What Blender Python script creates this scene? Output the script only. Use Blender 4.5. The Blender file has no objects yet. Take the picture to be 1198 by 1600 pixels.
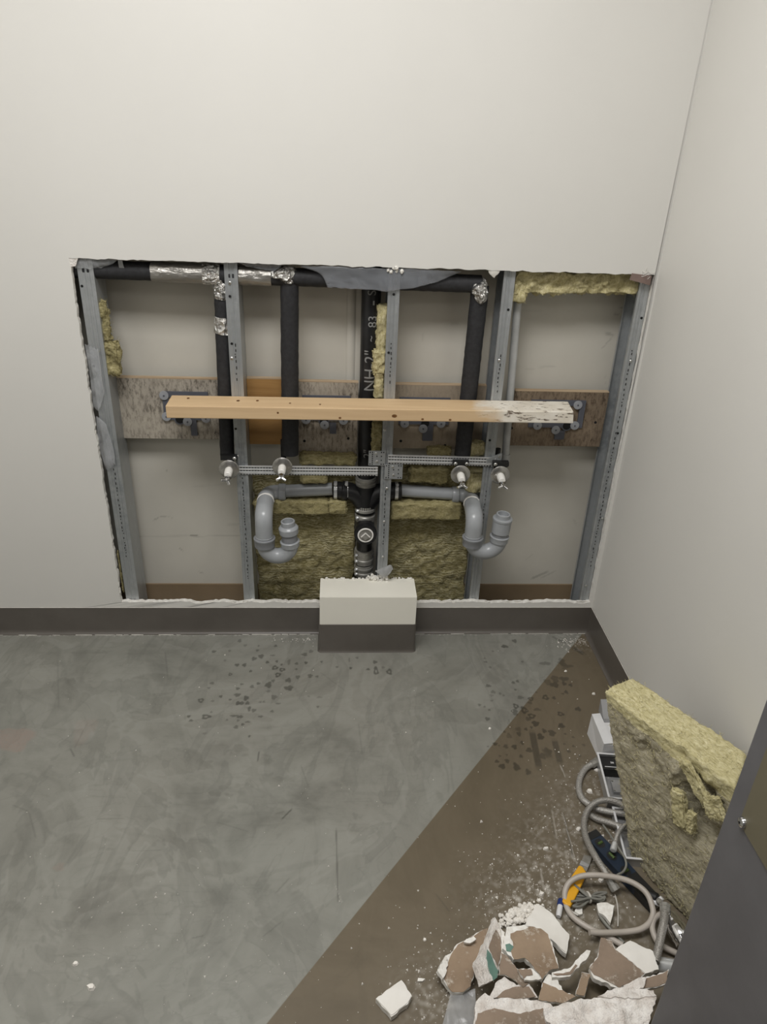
import bpy, bmesh, math, random
import numpy as np
from mathutils import Vector, Matrix, noise as mnoise
random.seed(7); rng = np.random.default_rng(11)
scn = bpy.context.scene
COL = scn.collection

# ------------------------------------------------------------------ camera
F = 1150.0; CX, CY = 599.0, 800.0
_dv = np.array([508-CX, 3023-CY, F]); _dd = np.array([530-CX, 202-CY, F])
_Z = -_dv/np.linalg.norm(_dv); _Y = _dd-_dd.dot(_Z)*_Z; _Y /= np.linalg.norm(_Y); _X = np.cross(_Y, _Z)
RW = np.array([_X, _Y, _Z])
CAM = np.array([0.0, -2.0159, 1.5])
cd = bpy.data.cameras.new('camera'); cam = bpy.data.objects.new('camera', cd); COL.objects.link(cam)
cd.sensor_fit = 'VERTICAL'; cd.sensor_height = 36; cd.lens = F/1600*36; cd.clip_start = .02
r_, d_, f_ = RW[:, 0], RW[:, 1], RW[:, 2]
cam.matrix_world = Matrix(((r_[0], -d_[0], -f_[0], CAM[0]), (r_[1], -d_[1], -f_[1], CAM[1]), (r_[2], -d_[2], -f_[2], CAM[2]), (0, 0, 0, 1)))
scn.camera = cam

def P(px, py, y=None, z=None, x=None, plane=None):
    """point of the place seen at a pixel, at a known depth plane"""
    r = RW@np.array([px-CX, py-CY, F])
    if plane is not None:
        p0, n = plane; t = np.dot(np.array(p0)-CAM, n)/np.dot(r, n)
    elif y is not None: t = (y-CAM[1])/r[1]
    elif z is not None: t = (z-CAM[2])/r[2]
    else: t = (x-CAM[0])/r[0]
    return CAM+t*r

# ------------------------------------------------------------------ world and lights
vs = scn.view_settings
vs.view_transform = 'Standard'; vs.look = 'None'; vs.gamma = 1.0; vs.use_curve_mapping = False
vs.exposure = 0.08
w = bpy.data.worlds.new('world'); scn.world = w; w.use_nodes = True
w.node_tree.nodes['Background'].inputs[0].default_value = (.9, .95, 1, 1)
w.node_tree.nodes['Background'].inputs[1].default_value = 0.05
def area(name, loc, sx, sy, power, col=(1, .99, .985)):
    l = bpy.data.lights.new(name, 'AREA'); l.shape = 'RECTANGLE'; l.size = sx; l.size_y = sy; l.energy = power; l.color = col
    o = bpy.data.objects.new(name, l); COL.objects.link(o); o.location = loc
    return o
area('ceiling_light_and_fill', (-0.25, -1.25, 2.62), 1.2, 0.6, 39)
area('ceiling_light_and_fill', (-0.30, -2.90, 2.62), 1.2, 0.6, 7)  # added fill lamp behind the viewer; no such panel is known

# ------------------------------------------------------------------ materials
def lin(c):
    if isinstance(c, str): c = [int(c[i:i+2], 16) for i in (0, 2, 4)]
    return tuple((v/255/12.92 if v/255 <= .04045 else ((v/255+.055)/1.055)**2.4) for v in c)+(1,)
class NT:
    def __init__(s, name):
        s.m = bpy.data.materials.new(name); s.m.use_nodes = True; s.t = s.m.node_tree
        s.b = s.t.nodes['Principled BSDF']; s.n = s.t.nodes; s.tc = s.n.new('ShaderNodeTexCoord')
    def link(s, a, b): s.t.links.new(a, b)
    def coords(s, stretch=(1, 1, 1), rot=(0, 0, 0)):
        mp = s.n.new('ShaderNodeMapping'); mp.inputs['Scale'].default_value = stretch; mp.inputs['Rotation'].default_value = rot
        s.link(s.tc.outputs['Object'], mp.inputs[0]); return mp.outputs[0]
    def noise(s, scale, detail=6, rough=.6, stretch=(1, 1, 1), dist=0, rot=(0, 0, 0)):
        n = s.n.new('ShaderNodeTexNoise'); n.inputs['Scale'].default_value = scale; n.inputs['Detail'].default_value = detail
        n.inputs['Roughness'].default_value = rough; n.inputs['Distortion'].default_value = dist
        s.link(s.coords(stretch, rot), n.inputs['Vector']); return n.outputs[0]
    def ramp(s, val, stops):
        r = s.n.new('ShaderNodeValToRGB'); e = r.color_ramp.elements
        while len(e) < len(stops): e.new(.5)
        for k, (p, c) in enumerate(stops): e[k].position = p; e[k].color = lin(c) if len(c) in (3, 6) else c
        s.link(val, r.inputs[0]); return r.outputs[0]
    def mix(s, fac, a, b):
        m = s.n.new('ShaderNodeMix'); m.data_type = 'RGBA'
        if hasattr(fac, 'links'): s.link(fac, m.inputs[0])
        else: m.inputs[0].default_value = fac
        for k, v in ((6, a), (7, b)):
            if hasattr(v, 'links'): s.link(v, m.inputs[k])
            else: m.inputs[k].default_value = lin(v)
        return m.outputs[2]
    def math(s, op, a, b=0.0, clamp=False):
        m = s.n.new('ShaderNodeMath'); m.operation = op; m.use_clamp = clamp
        for k, v in ((0, a), (1, b)):
            if hasattr(v, 'links'): s.link(v, m.inputs[k])
            else: m.inputs[k].default_value = v
        return m.outputs[0]
    def bump(s, h, strength=.3, dist=.002):
        b = s.n.new('ShaderNodeBump'); b.inputs['Strength'].default_value = strength; b.inputs['Distance'].default_value = dist
        s.link(h, b.inputs['Height']); s.link(b.outputs[0], s.b.inputs['Normal'])
    def set(s, **k):
        for n, v in k.items():
            i = s.b.inputs[{'color': 'Base Color', 'rough': 'Roughness', 'metal': 'Metallic', 'spec': 'Specular IOR Level', 'alpha': 'Alpha', 'trans': 'Transmission Weight', 'coat': 'Coat Weight'}[n]]
            if hasattr(v, 'links'): s.link(v, i)
            else: i.default_value = lin(v) if n == 'color' else v
        return s
M = {}
def mat(name, c1, c2=None, scale=30, rough=.6, metal=0., bump=0., bscale=None, stretch=(1, 1, 1), lo=.35, hi=.65, bd=.002, spec=.5, detail=6):
    t = NT(name)
    if c2:
        n = t.noise(scale, detail, stretch=stretch); t.set(color=t.ramp(n, [(lo, c1), (hi, c2)]))
    else: t.set(color=c1)
    t.set(rough=rough, metal=metal, spec=spec)
    if bump: t.bump(t.noise(bscale or scale, 5, .65, stretch), bump, bd)
    M[name] = t.m; return t
mat('wall_paint', 'd8d6d0', 'd5d3cd', 2, .55, bump=.05, bscale=260, bd=.0006)
mat('old_wall_paint', 'c9c5ba', 'bdb9ae', 3, .65)
mat('gypsum', 'eceae4', 'd6d2c9', 90, .95, bump=.6, bscale=140, bd=.002)
mat('gypsum_crushed', 'f0ece6', 'cfc6bd', 45, .95, bump=1.0, bscale=48, bd=.012)
t = NT('paper_brown'); c = t.mix(t.ramp(t.noise(40, 7, .75), [(.56, (0, 0, 0, 1)), (.70, (.7, .7, .7, 1))]), t.ramp(t.noise(9, 6), [(.35, '9c8872'), (.65, '826f5b')]), 'd8d2c6'); t.set(color=c, rough=.9); t.bump(t.noise(60, 5), .4, .003); M['paper_brown'] = t.m
t = NT('paper_grey_brown'); c = t.mix(t.ramp(t.noise(40, 7, .75), [(.56, (0, 0, 0, 1)), (.70, (.7, .7, .7, 1))]), t.ramp(t.noise(9, 6), [(.35, '92806f'), (.65, '786a5b')]), 'd8d2c6'); t.set(color=c, rough=.9); t.bump(t.noise(60, 5), .4, .003); M['paper_grey_brown'] = t.m
mat('paper_green', '5f7f74', '6f8d80', 30, .8)
mat('paint_white', 'e6e3dc', 'dcd8d0', 12, .6)
mat('cove_vinyl', '635e58', '5a554f', 6, .38, bump=.04, bscale=30)
mat('cove_vinyl_brown', '857259', '7b6951', 5, .6)
mat('caulk', 'b9b5ac', 'cfccc4', 60, .6)
mat('box_paint', 'ece9dd', 'e8e5d9', 5, .6)
mat('ceiling_white', 'e0deda', None, rough=.8)
mat('black_foam', '1d1d1f', '2a2a2c', 90, .75, bump=.35, bscale=160, bd=.002)
mat('black_abs', '131314', '222224', 18, .38)
mat('black_rubber', '141414', '1d1d1d', 40, .6)
mat('stainless', 'a8a69f', '888680', 30, .38, .25)
mat('steel_bright', 'd6d7d6', 'c4c5c4', 30, .25, .4)
mat('chrome', 'd5d5d5', None, rough=.12, metal=1.0)
mat('escutcheon', 'b9b7b2', '7c7a75', 40, .24, .8)
mat('screw_zinc', 'c9c9c6', None, rough=.3, metal=1.0)
mat('dark_hole', '101010', None, rough=.9)
mat('pvc_grey', '9da0a2', '95989b', 8, .28, bump=.03, bscale=40)
mat('pvc_dark', '85878a', '7a7c7f', 8, .36)
mat('pvc_light', 'b7b8b6', 'a5a6a4', 20, .5)
mat('nylon_white', 'e8e6e0', None, rough=.4)
mat('bracket_grey', '565860', '4e5058', 10, .55)
mat('washer_grey', '9a9ca0', '8c8e92', 20, .45)
mat('partition_grey', '656466', '5c5b5d', 9, .5, bump=.05, bscale=200)
mat('partition_olive', '6b6552', '615b49', 6, .45)
mat('navy', '182434', '1f2c3c', 20, .45)
mat('black_plastic', '151515', '1e1e1e', 20, .5)
mat('vial_green', '4d5f34', None, rough=.2)
mat('yellow_plastic', 'e2a824', 'd89c1c', 12, .45)
mat('blade_steel', 'a09d95', '86837c', 40, .45, .4)
mat('hose_beige', 'aaa298', 'b4aca2', 20, .45)
mat('wire_grey', '6e6d66', '7d7c74', 30, .5)
mat('blue_plastic', '23356f', None, rough=.4)
mat('case_white', 'dcdcdc', 'cfcfcf', 9, .4)
mat('case_grey', '9c9c9c', '8e8e8e', 7, .4)
mat('tray_metal', 'c0c0c0', '9a9a9a', 9, .3, .4)
mat('torn_board_brown', '85726a', '74625a', 30, .9)
mat('chip_white', 'ebe7df', 'd8d3ca', 60, .9)
mat('ink_black', '22211f', None, rough=.8)
mat('ink_white', '868684', None, rough=.8)
mat('paint_scuff', 'd8d6d0', None, rough=.7)

# galvanised steel
t = NT('galvanised'); n1 = t.noise(9, 5, stretch=(1, 1, .25)); n2 = t.noise(45, 4)
c = t.mix(t.ramp(n2, [(.4, (0, 0, 0, 1)), (.62, (1, 1, 1, 1))]), t.ramp(n1, [(.35, '94989a'), (.65, 'c0c3c4')]), 'aaadae')
t.set(color=c, rough=.38, metal=.55); M['galvanised'] = t.m
t = NT('galvanised_blue'); n1 = t.noise(9, 5, stretch=(1, 1, .25))
t.set(color=t.ramp(n1, [(.35, '6c7885'), (.65, '93a0ab')]), rough=.4, metal=.8); M['galvanised_blue'] = t.m

# aluminium foil
t = NT('foil'); v = t.n.new('ShaderNodeTexVoronoi'); v.inputs['Scale'].default_value = 75; t.link(t.coords(), v.inputs['Vector'])
t.set(color=t.ramp(t.noise(60, 4), [(.3, 'c4c3c0'), (.7, 'e4e3e0')]), rough=.18, metal=.95); t.bump(t.math('ADD', v.outputs['Distance'], t.noise(130, 3)), 1.0, .012); M['foil'] = t.m
t = NT('foil_jacket'); t.set(color=t.ramp(t.noise(16, 4, stretch=(.3, 1, 1)), [(.35, '94918b'), (.65, 'b9b6b0')]), rough=.32, metal=.75)
t.bump(t.noise(38, 5, stretch=(.4, 1, 1)), .8, .010); M['foil_jacket'] = t.m

# mineral wool: light fibres, with crest highlights and hollow shade put into the colour
def wool(name, a, b, c, along=(4, 1, 1), rot=(0, 0, 0), fs=170, bd=.004):
    t = NT(name)
    def nn(sc, det, al):
        mp = t.n.new('ShaderNodeMapping'); mp.vector_type = 'TEXTURE'; mp.inputs['Rotation'].default_value = rot; mp.inputs['Scale'].default_value = al
        t.link(t.tc.outputs['Object'], mp.inputs[0]); n = t.n.new('ShaderNodeTexNoise'); n.inputs['Scale'].default_value = sc; n.inputs['Detail'].default_value = det; n.inputs['Roughness'].default_value = .7; n.inputs['Distortion'].default_value = .6
        t.link(mp.outputs[0], n.inputs['Vector']); return n.outputs[0]
    n1 = nn(fs, 6, along); n2 = nn(14, 5, (1, 1, 1)); n3 = nn(fs*2.2, 3, along)
    m_ = t.math('ADD', t.math('MULTIPLY', n1, .62), t.math('MULTIPLY', n3, .38))
    col = t.ramp(m_, [(.30, a), (.46, b), (.64, c)])
    col = t.mix(t.ramp(n2, [(.40, (.0, .0, .0, 1)), (.66, (.45, .45, .45, 1))]), col, b)
    t.set(color=col, rough=1.0, spec=.1); t.bump(t.math('ADD', m_, t.math('MULTIPLY', n2, .5)), .8, bd); M[name] = t.m
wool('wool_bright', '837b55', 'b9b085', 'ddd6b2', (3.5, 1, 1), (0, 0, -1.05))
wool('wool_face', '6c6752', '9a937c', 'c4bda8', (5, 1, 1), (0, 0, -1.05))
wool('wool_olive', '5f5838', '8f865f', 'b5ac86', (2.5, 1, 1))
wool('wool_pale', '847b55', 'b4aa7f', 'd8cfab', (1, 1, 2))
t = NT('wool_rippled'); n1 = t.noise(120, 7, .72, (.5, 1, 1.2)); n2 = t.noise(7, 4); n0 = t.noise(9, 5, .7)
wv = t.n.new('ShaderNodeTexWave'); wv.wave_type = 'BANDS'; wv.bands_direction = 'Z'; wv.inputs['Scale'].default_value = 30; wv.inputs['Distortion'].default_value = 11; wv.inputs['Detail'].default_value = 4; wv.inputs['Detail Scale'].default_value = 1.6
t.link(t.coords(), wv.inputs['Vector'])
rip = t.math('MULTIPLY', t.math('MULTIPLY', wv.outputs[1], .30), t.ramp(n0, [(.4, (0, 0, 0, 1)), (.62, (1, 1, 1, 1))]))
h = t.math('ADD', rip, n1)
col = t.ramp(h, [(.32, '5f5838'), (.50, '8d845d'), (.80, 'c6be9c')])
t.set(color=t.mix(t.ramp(n2, [(.4, (0, 0, 0, 1)), (.7, (.5, .5, .5, 1))]), col, '7d7550'), rough=1., spec=.1); t.bump(h, .8, .006); M['wool_rippled'] = t.m

# plywood kinds
def ply(name, a, b, fleck, amount, stretch=(1, 1, .35)):
    t = NT(name); n1 = t.noise(6, 6, .6); n2 = t.noise(105, 8, .74, stretch); n3 = t.noise(7, 4)
    base = t.ramp(n1, [(.35, a), (.65, b)])
    f = t.math('MULTIPLY', t.ramp(n2, [(.47, (0, 0, 0, 1)), (.60, (1, 1, 1, 1))]), t.ramp(n3, [(.35, (.25, .25, .25, 1)), (.58, (1, 1, 1, 1))]))
    t.set(color=t.mix(t.math('MULTIPLY', f, amount), base, fleck), rough=.85); t.bump(n2, .25, .002); M[name] = t.m
ply('ply_weathered', 'b0a899', '958d82', '3c342a', .85)
ply('ply_flecked', 'aaa091', '8c8274', '3c2e20', .9)
ply('ply_plain', '9c8f7d', '877a69', '5b5044', .4)
ply('ply_stained', '877763', '6f604f', '3a2d20', .9)
t = NT('ply_orange'); wn = t.noise(9, 6, .6, (.18, 1, 1.6), dist=.6); t.set(color=t.ramp(wn, [(.3, '8a6435'), (.5, 'a27b47'), (.7, '7a5428')]), rough=.75); M['ply_orange'] = t.m
mat('ply_edge', 'b8a387', '9a8468', 60, .8, stretch=(.1, 1, 4))

# pine with white paint on one end
t = NT('pine'); wn = t.noise(10, 6, .55, (.12, 1, 2.6), dist=.5); wf = t.noise(70, 4, .6, (.05, 1, 1))
wood = t.mix(t.math('MULTIPLY', wf, .35), t.ramp(wn, [(.3, 'c7a983'), (.5, 'd4b890'), (.7, 'b99870')]), 'ad8c66')
sx = t.n.new('ShaderNodeSeparateXYZ'); t.link(t.tc.outputs['Object'], sx.inputs[0])
edge = t.math('ADD', sx.outputs[0], t.math('MULTIPLY', t.math('SUBTRACT', t.noise(9, 4, stretch=(.6, 1, 1)), .5), .22))
mask = t.ramp(t.math('MULTIPLY', t.math('SUBTRACT', edge, .318), 18), [(0, (0, 0, 0, 1)), (.9, (1, 1, 1, 1))])
fl = t.ramp(t.noise(85, 5, .7, (.32, 1, 1.3)), [(.39, (0, 0, 0, 1)), (.43, (1, 1, 1, 1))])
paint = t.mix(fl, '6e6152', t.ramp(t.noise(20, 4), [(.3, 'e6e0d4'), (.7, 'd4cbba')]))
t.set(color=t.mix(mask, wood, paint), rough=.7); t.bump(wn, .1, .001); M['pine'] = t.m
mat('knot', '5a3a1c', '7a5229', 90, .8)

# braided hose
t = NT('braid'); v = t.n.new('ShaderNodeTexVoronoi'); v.inputs['Scale'].default_value = 650; t.link(t.coords(), v.inputs['Vector'])
t.set(color=t.ramp(v.outputs['Distance'], [(.2, 'cdcac4'), (.8, '87847e')]), rough=.34, metal=.4); t.bump(v.outputs['Distance'], .6, .001); M['braid'] = t.m
t = NT('braid_dark'); v = t.n.new('ShaderNodeTexVoronoi'); v.inputs['Scale'].default_value = 650; t.link(t.coords(), v.inputs['Vector'])
t.set(color=t.ramp(v.outputs['Distance'], [(.2, 'b4b0a9'), (.8, '7a7771')]), rough=.36, metal=.4); t.bump(v.outputs['Distance'], .6, .001); M['braid_dark'] = t.m

# translucent polythene
def poly(name, col, a0, a1, rough=.25):
    t = NT(name); n1 = t.noise(14, 5, .6, dist=.8)
    t.set(color=col, rough=rough, spec=.6, alpha=t.ramp(n1, [(.3, (a0, a0, a0, 1)), (.7, (a1, a1, a1, 1))])); t.bump(t.noise(22, 5, .6, dist=1.2), .6, .006); M[name] = t.m
poly('polythene', 'c4c6c8', .12, .45, .18)
poly('polythene_smoky', '8f9297', .30, .62, .18)
poly('polythene_heavy', 'b2b3b3', .40, .75, .2)

# floor: grey skimmed coat, brown old coat beyond a straight diagonal edge, stains kept in attribute
t = NT('floor_coat')
at_ = t.n.new('ShaderNodeAttribute'); at_.attribute_name = 'marks'; sp = t.n.new('ShaderNodeSeparateColor'); t.link(at_.outputs['Color'], sp.inputs[0])
pos = t.n.new('ShaderNodeSeparateXYZ'); t.link(t.tc.outputs['Object'], pos.inputs[0])
A = P(893, 1010, z=0); B = P(415, 1600, z=0); nx, ny = (A[1]-B[1]), -(A[0]-B[0]); L_ = math.hypot(nx, ny); nx /= L_; ny /= L_
side = t.math('ADD', t.math('MULTIPLY', t.math('SUBTRACT', pos.outputs[0], float(A[0])), nx), t.math('MULTIPLY', t.math('SUBTRACT', pos.outputs[1], float(A[1])), ny))
brown = t.math('MULTIPLY', side, 500, True)
n1 = t.noise(2.6, 8, .62, dist=1.6); n2 = t.noise(9, 6, .7, (1, .4, 1), dist=1.2, rot=(0, 0, .7)); n3 = t.noise(40, 4, .7, (.25, 1, 1)); n4 = t.noise(1.3, 3)
n5 = t.noise(3.7, 3, .5, dist=3.2)
g = t.ramp(n1, [(.28, '66665f'), (.45, '7d7d75'), (.6, '87877f'), (.78, '75756e')])
g = t.mix(t.ramp(n5, [(.47, (0, 0, 0, 1)), (.5, (.3, .3, .3, 1)), (.502, (0, 0, 0, 1))]), g, '6c6c65')
g = t.mix(t.ramp(n2, [(.55, (0, 0, 0, 1)), (.75, (.4, .4, .4, 1))]), g, '63635c')
g = t.mix(t.ramp(n3, [(.56, (0, 0, 0, 1)), (.76, (.18, .18, .18, 1))]), g, '95958d')
g = t.mix(t.ramp(n4, [(.35, (0, 0, 0, 1)), (.7, (.35, .35, .35, 1))]), g, '878279')
n6 = t.noise(2.1, 3, .55, dist=2.4, rot=(0, 0, .4)); n7 = t.noise(4.3, 4, .6, (1, .5, 1), dist=2.0, rot=(0, 0, -.5)); n8 = t.noise(60, 4, .7, (.12, 1, 1))
g = t.mix(t.ramp(n6, [(.44, (0, 0, 0, 1)), (.465, (.22, .22, .22, 1)), (.60, (.0, .0, .0, 1))]), g, '9c9c94')
g = t.mix(t.ramp(n7, [(.52, (0, 0, 0, 1)), (.545, (.22, .22, .22, 1)), (.66, (.03, .03, .03, 1))]), g, '5b5b55')
g = t.mix(t.math('MULTIPLY', t.ramp(n8, [(.55, (0, 0, 0, 1)), (.68, (.28, .28, .28, 1))]), t.ramp(n6, [(.45, (0, 0, 0, 1)), (.6, (1, 1, 1, 1))])), g, '62625b')
b = t.ramp(n1, [(.3, '595040'), (.55, '695f4e'), (.75, '615746')])
b = t.mix(t.ramp(n2, [(.5, (0, 0, 0, 1)), (.75, (.35, .35, .35, 1))]), b, '544b3b')
c = t.mix(brown, g, b)
c = t.mix(t.math('MULTIPLY', at_.outputs['Alpha'], .55), c, '8f7c72')
c = t.mix(t.math('MULTIPLY', sp.outputs[0], .62), c, '2b2a24')
c = t.mix(t.math('MULTIPLY', sp.outputs[2], .7), c, '34332e')
c = t.mix(t.math('MULTIPLY', sp.outputs[1], .75), c, 'd3cfc6')
t.set(color=c, rough=t.math('SUBTRACT', t.math('ADD', t.math('MULTIPLY', n2, .2), .34), t.math('MULTIPLY', sp.outputs[0], .12)), spec=.4)
t.bump(t.math('ADD', n1, t.math('MULTIPLY', n3, .25)), .12, .004); M['floor_coat'] = t.m
# cavity wall with scuffs in attribute
t = NT('old_wall_scuffed'); at_ = t.n.new('ShaderNodeAttribute'); at_.attribute_name = 'marks'; sp = t.n.new('ShaderNodeSeparateColor'); t.link(at_.outputs['Color'], sp.inputs[0])
c = t.ramp(t.noise(4, 5), [(.3, 'c6c2b7'), (.7, 'bcb8ad')])
c = t.mix(t.math('MULTIPLY', sp.outputs[0], .6), c, '55524a'); t.set(color=c, rough=.6); M['old_wall_scuffed'] = t.m

# ------------------------------------------------------------------ mesh helpers
ORG = {}
class MB:
    def __init__(s): s.v = []; s.f = []; s.mi = []; s.cur = 0
    def add(s, vs, fs):
        o = len(s.v); s.v.extend([tuple(map(float, p)) for p in vs]); s.f.extend([tuple(i+o for i in f) for f in fs]); s.mi.extend([s.cur]*len(fs)); return s
    def box(s, lo, hi, Mx=None):
        vs = [(x, y, z) for z in (lo[2], hi[2]) for y in (lo[1], hi[1]) for x in (lo[0], hi[0])]
        if Mx is not None: vs = [tuple(Mx@Vector(p)) for p in vs]
        return s.add(vs, [(0, 2, 3, 1), (4, 5, 7, 6), (0, 1, 5, 4), (2, 6, 7, 3), (0, 4, 6, 2), (1, 3, 7, 5)])
    def hexa(s, c):   # 8 corners ordered like box
        return s.add(c, [(0, 2, 3, 1), (4, 5, 7, 6), (0, 1, 5, 4), (2, 6, 7, 3), (0, 4, 6, 2), (1, 3, 7, 5)])
    def tube(s, pts, rad, n=16, caps=True, closed=False):
        pts = [Vector(tuple(map(float, p))) for p in pts]; m = len(pts)
        if not hasattr(rad, '__len__'): rad = [rad]*m
        tan = []
        for i in range(m):
            a = pts[max(i-1, 0)]; b = pts[min(i+1, m-1)]; d = (b-a); tan.append(d.normalized() if d.length > 1e-9 else Vector((0, 0, 1)))
        u = tan[0].orthogonal().normalized(); vs = []
        for i in range(m):
            u = (u-u.dot(tan[i])*tan[i]).normalized(); w_ = tan[i].cross(u)
            for k in range(n):
                a = 2*math.pi*k/n; vs.append(pts[i]+rad[i]*(math.cos(a)*u+math.sin(a)*w_))
        fs = []
        for i in range(m-1):
            for k in range(n): fs.append((i*n+k, i*n+(k+1) % n, (i+1)*n+(k+1) % n, (i+1)*n+k))
        if caps: fs.append(tuple(range(n-1, -1, -1))); fs.append(tuple((m-1)*n+k for k in range(n)))
        return s.add(vs, fs)
    def lathe(s, prof, org, axis=(0, 0, 1), n=28, cap0=True, cap1=True):
        """prof: [(radius, height)...] along axis from org"""
        ax = Vector(axis).normalized(); u = ax.orthogonal().normalized(); w_ = ax.cross(u); o = Vector(tuple(map(float, org))); vs = []
        for r, h in prof:
            for k in range(n):
                a = 2*math.pi*k/n; vs.append(o+ax*h+r*(math.cos(a)*u+math.sin(a)*w_))
        fs = []
        for i in range(len(prof)-1):
            for k in range(n): fs.append((i*n+k, i*n+(k+1) % n, (i+1)*n+(k+1) % n, (i+1)*n+k))
        if cap0: fs.append(tuple(range(n-1, -1, -1)))
        if cap1: fs.append(tuple((len(prof)-1)*n+k for k in range(n)))
        return s.add(vs, fs)
    def extrude(s, prof, p0, p1, axis='x', close=True, jit=None):
        """prof list of 2-tuples in the other two axes, extruded along axis from p0 to p1"""
        n = len(prof); vs = []
        for q in (p0, p1):
            for a, b in prof: vs.append((q, a, b) if axis == 'x' else (a, q, b) if axis == 'y' else (a, b, q))
        fs = [(k, (k+1) % n, n+(k+1) % n, n+k) for k in range(n if close else n-1)]
        if close: fs += [tuple(range(n-1, -1, -1)), tuple(n+k for k in range(n))]
        return s.add(vs, fs)
def mesh_obj(name, mb, mats, parent=None, sharp=35, smooth=True, base=None):
    V = np.array(mb.v, dtype=float)
    if parent is not None: org = ORG[parent]
    elif base is not None: org = np.array(base, float)
    else:
        lo, hi = V.min(0), V.max(0); org = np.array([(lo[0]+hi[0])/2, (lo[1]+hi[1])/2, lo[2]])
    me = bpy.data.meshes.new(name); me.from_pydata((V-org).tolist(), [], mb.f)
    bm = bmesh.new(); bm.from_mesh(me); bmesh.ops.recalc_face_normals(bm, faces=bm.faces); bm.to_mesh(me); bm.free()
    for m in (mats if isinstance(mats, (list, tuple)) else [mats]): me.materials.append(M[m])
    if any(mb.mi): me.polygons.foreach_set('material_index', mb.mi)
    if smooth:
        me.polygons.foreach_set('use_smooth', [True]*len(me.polygons)); me.set_sharp_from_angle(angle=math.radians(sharp))
    o = bpy.data.objects.new(name, me); COL.objects.link(o); ORG[o] = org
    if parent is not None: o.parent = parent
    else: o.location = org
    return o
def tag(o, label=None, cat=None, group=None, kind=None):
    if label: o['label'] = label
    if cat: o['category'] = cat
    if group: o['group'] = group
    if kind: o['kind'] = kind
    return o
def thing(name, loc, label, cat, group=None):
    e = bpy.data.objects.new(name, None); COL.objects.link(e); e.location = tuple(map(float, loc)); e.empty_display_size = .03
    ORG[e] = np.array(loc, float); return tag(e, label, cat, group)
def spline(pts, k=8):
    pts = [np.array(p, float) for p in pts]; Q = [2*pts[0]-pts[1]]+pts+[2*pts[-1]-pts[-2]]; out = []
    for i in range(1, len(Q)-2):
        for j in range(k):
            u = j/k; p0, p1, p2, p3 = Q[i-1:i+3]
            out.append(.5*((2*p1)+(-p0+p2)*u+(2*p0-5*p1+4*p2-p3)*u*u+(-p0+3*p1-3*p2+p3)*u**3))
    out.append(pts[-1]); return out
def arc(c, a, b, r, a0, a1, n=10):
    c, a, b = map(np.array, (c, a, b)); return [c+r*(math.cos(t_)*a+math.sin(t_)*b) for t_ in np.linspace(a0, a1, n)]
def fillet(p0, p1, p2, r, n=9):
    """points of a rounded corner at p1"""
    p0, p1, p2 = [np.array(p, float) for p in (p0, p1, p2)]; u = (p0-p1)/np.linalg.norm(p0-p1); v = (p2-p1)/np.linalg.norm(p2-p1)
    out = []
    for s_ in np.linspace(0, 1, n): out.append((1-s_)**2*(p1+u*r)+2*s_*(1-s_)*p1+s_**2*(p1+v*r))
    return out
def nz(p, sc, seed=0): return mnoise.noise(Vector((p[0]*sc+seed*7.1, p[1]*sc+seed*3.3, p[2]*sc-seed*5.7)))

# ------------------------------------------------------------------ the room
XR = .863; XL = -1.35; YF = -3.4; ZC = 2.65; YC = .14   # right wall, left wall, wall behind viewer, ceiling, old wall in the cavity
HX0, HX1, HZ0, HZ1 = -.690, .853, .119, 1.182

def paint(px_list, xs, ys, ch, arr, plane):   # ellipses / strokes -> attribute
    k = 2 if 'y' in plane else 1
    def win(lo, hi):
        a0, a1 = np.searchsorted(xs, lo[0]), np.searchsorted(xs, hi[0]); b0, b1 = np.searchsorted(ys, lo[1]), np.searchsorted(ys, hi[1])
        GX, GY = np.meshgrid(xs[a0:a1], ys[b0:b1]); return slice(b0, b1), slice(a0, a1), GX, GY
    for it in px_list:
        if len(it) == 5:
            x0, y0, rx, ry, st = it; p = P(x0, y0, **plane); q = P(x0+rx+.5, y0, **plane); r = P(x0, y0+ry+.5, **plane)
            ax = abs(q[0]-p[0])+1e-6; ay = abs(r[k]-p[k])+1e-6
            sy, sx, GX, GY = win((p[0]-1.4*ax, p[k]-1.4*ay), (p[0]+1.4*ax, p[k]+1.4*ay))
            d = np.sqrt(((GX-p[0])/ax)**2+((GY-p[k])/ay)**2); th = np.arctan2(GY-p[k], GX-p[0])
            wob = .14*np.sin(3*th+x0)+.09*np.sin(5*th+y0)
            m = np.clip((1+wob-d)*5, 0, 1)*min(1, st*1.1)
            if st > .95 and rx > 2.5: m = m*np.clip(.45+np.clip((d-.3)*3, -.4, 1), 0, 1)
        else:
            x0, y0, x1, y1, wd, st = it; a = P(x0, y0, **plane); b_ = P(x1, y1, **plane)
            dx, dy = b_[0]-a[0], b_[k]-a[k]; l2 = dx*dx+dy*dy+1e-12; w_ = wd*.0014*1.3
            sy, sx, GX, GY = win((min(a[0], b_[0])-w_, min(a[k], b_[k])-w_), (max(a[0], b_[0])+w_, max(a[k], b_[k])+w_))
            u = np.clip(((GX-a[0])*dx+(GY-a[k])*dy)/l2, 0, 1)
            d = np.hypot(GX-a[0]-u*dx, GY-a[k]-u*dy)/(wd*.0014)
            m = np.clip((1.2-d)*2.5, 0, 1)*st*np.clip(np.minimum(u, 1-u)*9+.3, 0, 1)
        arr[sy, sx, ch] = np.maximum(arr[sy, sx, ch], m)
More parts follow.
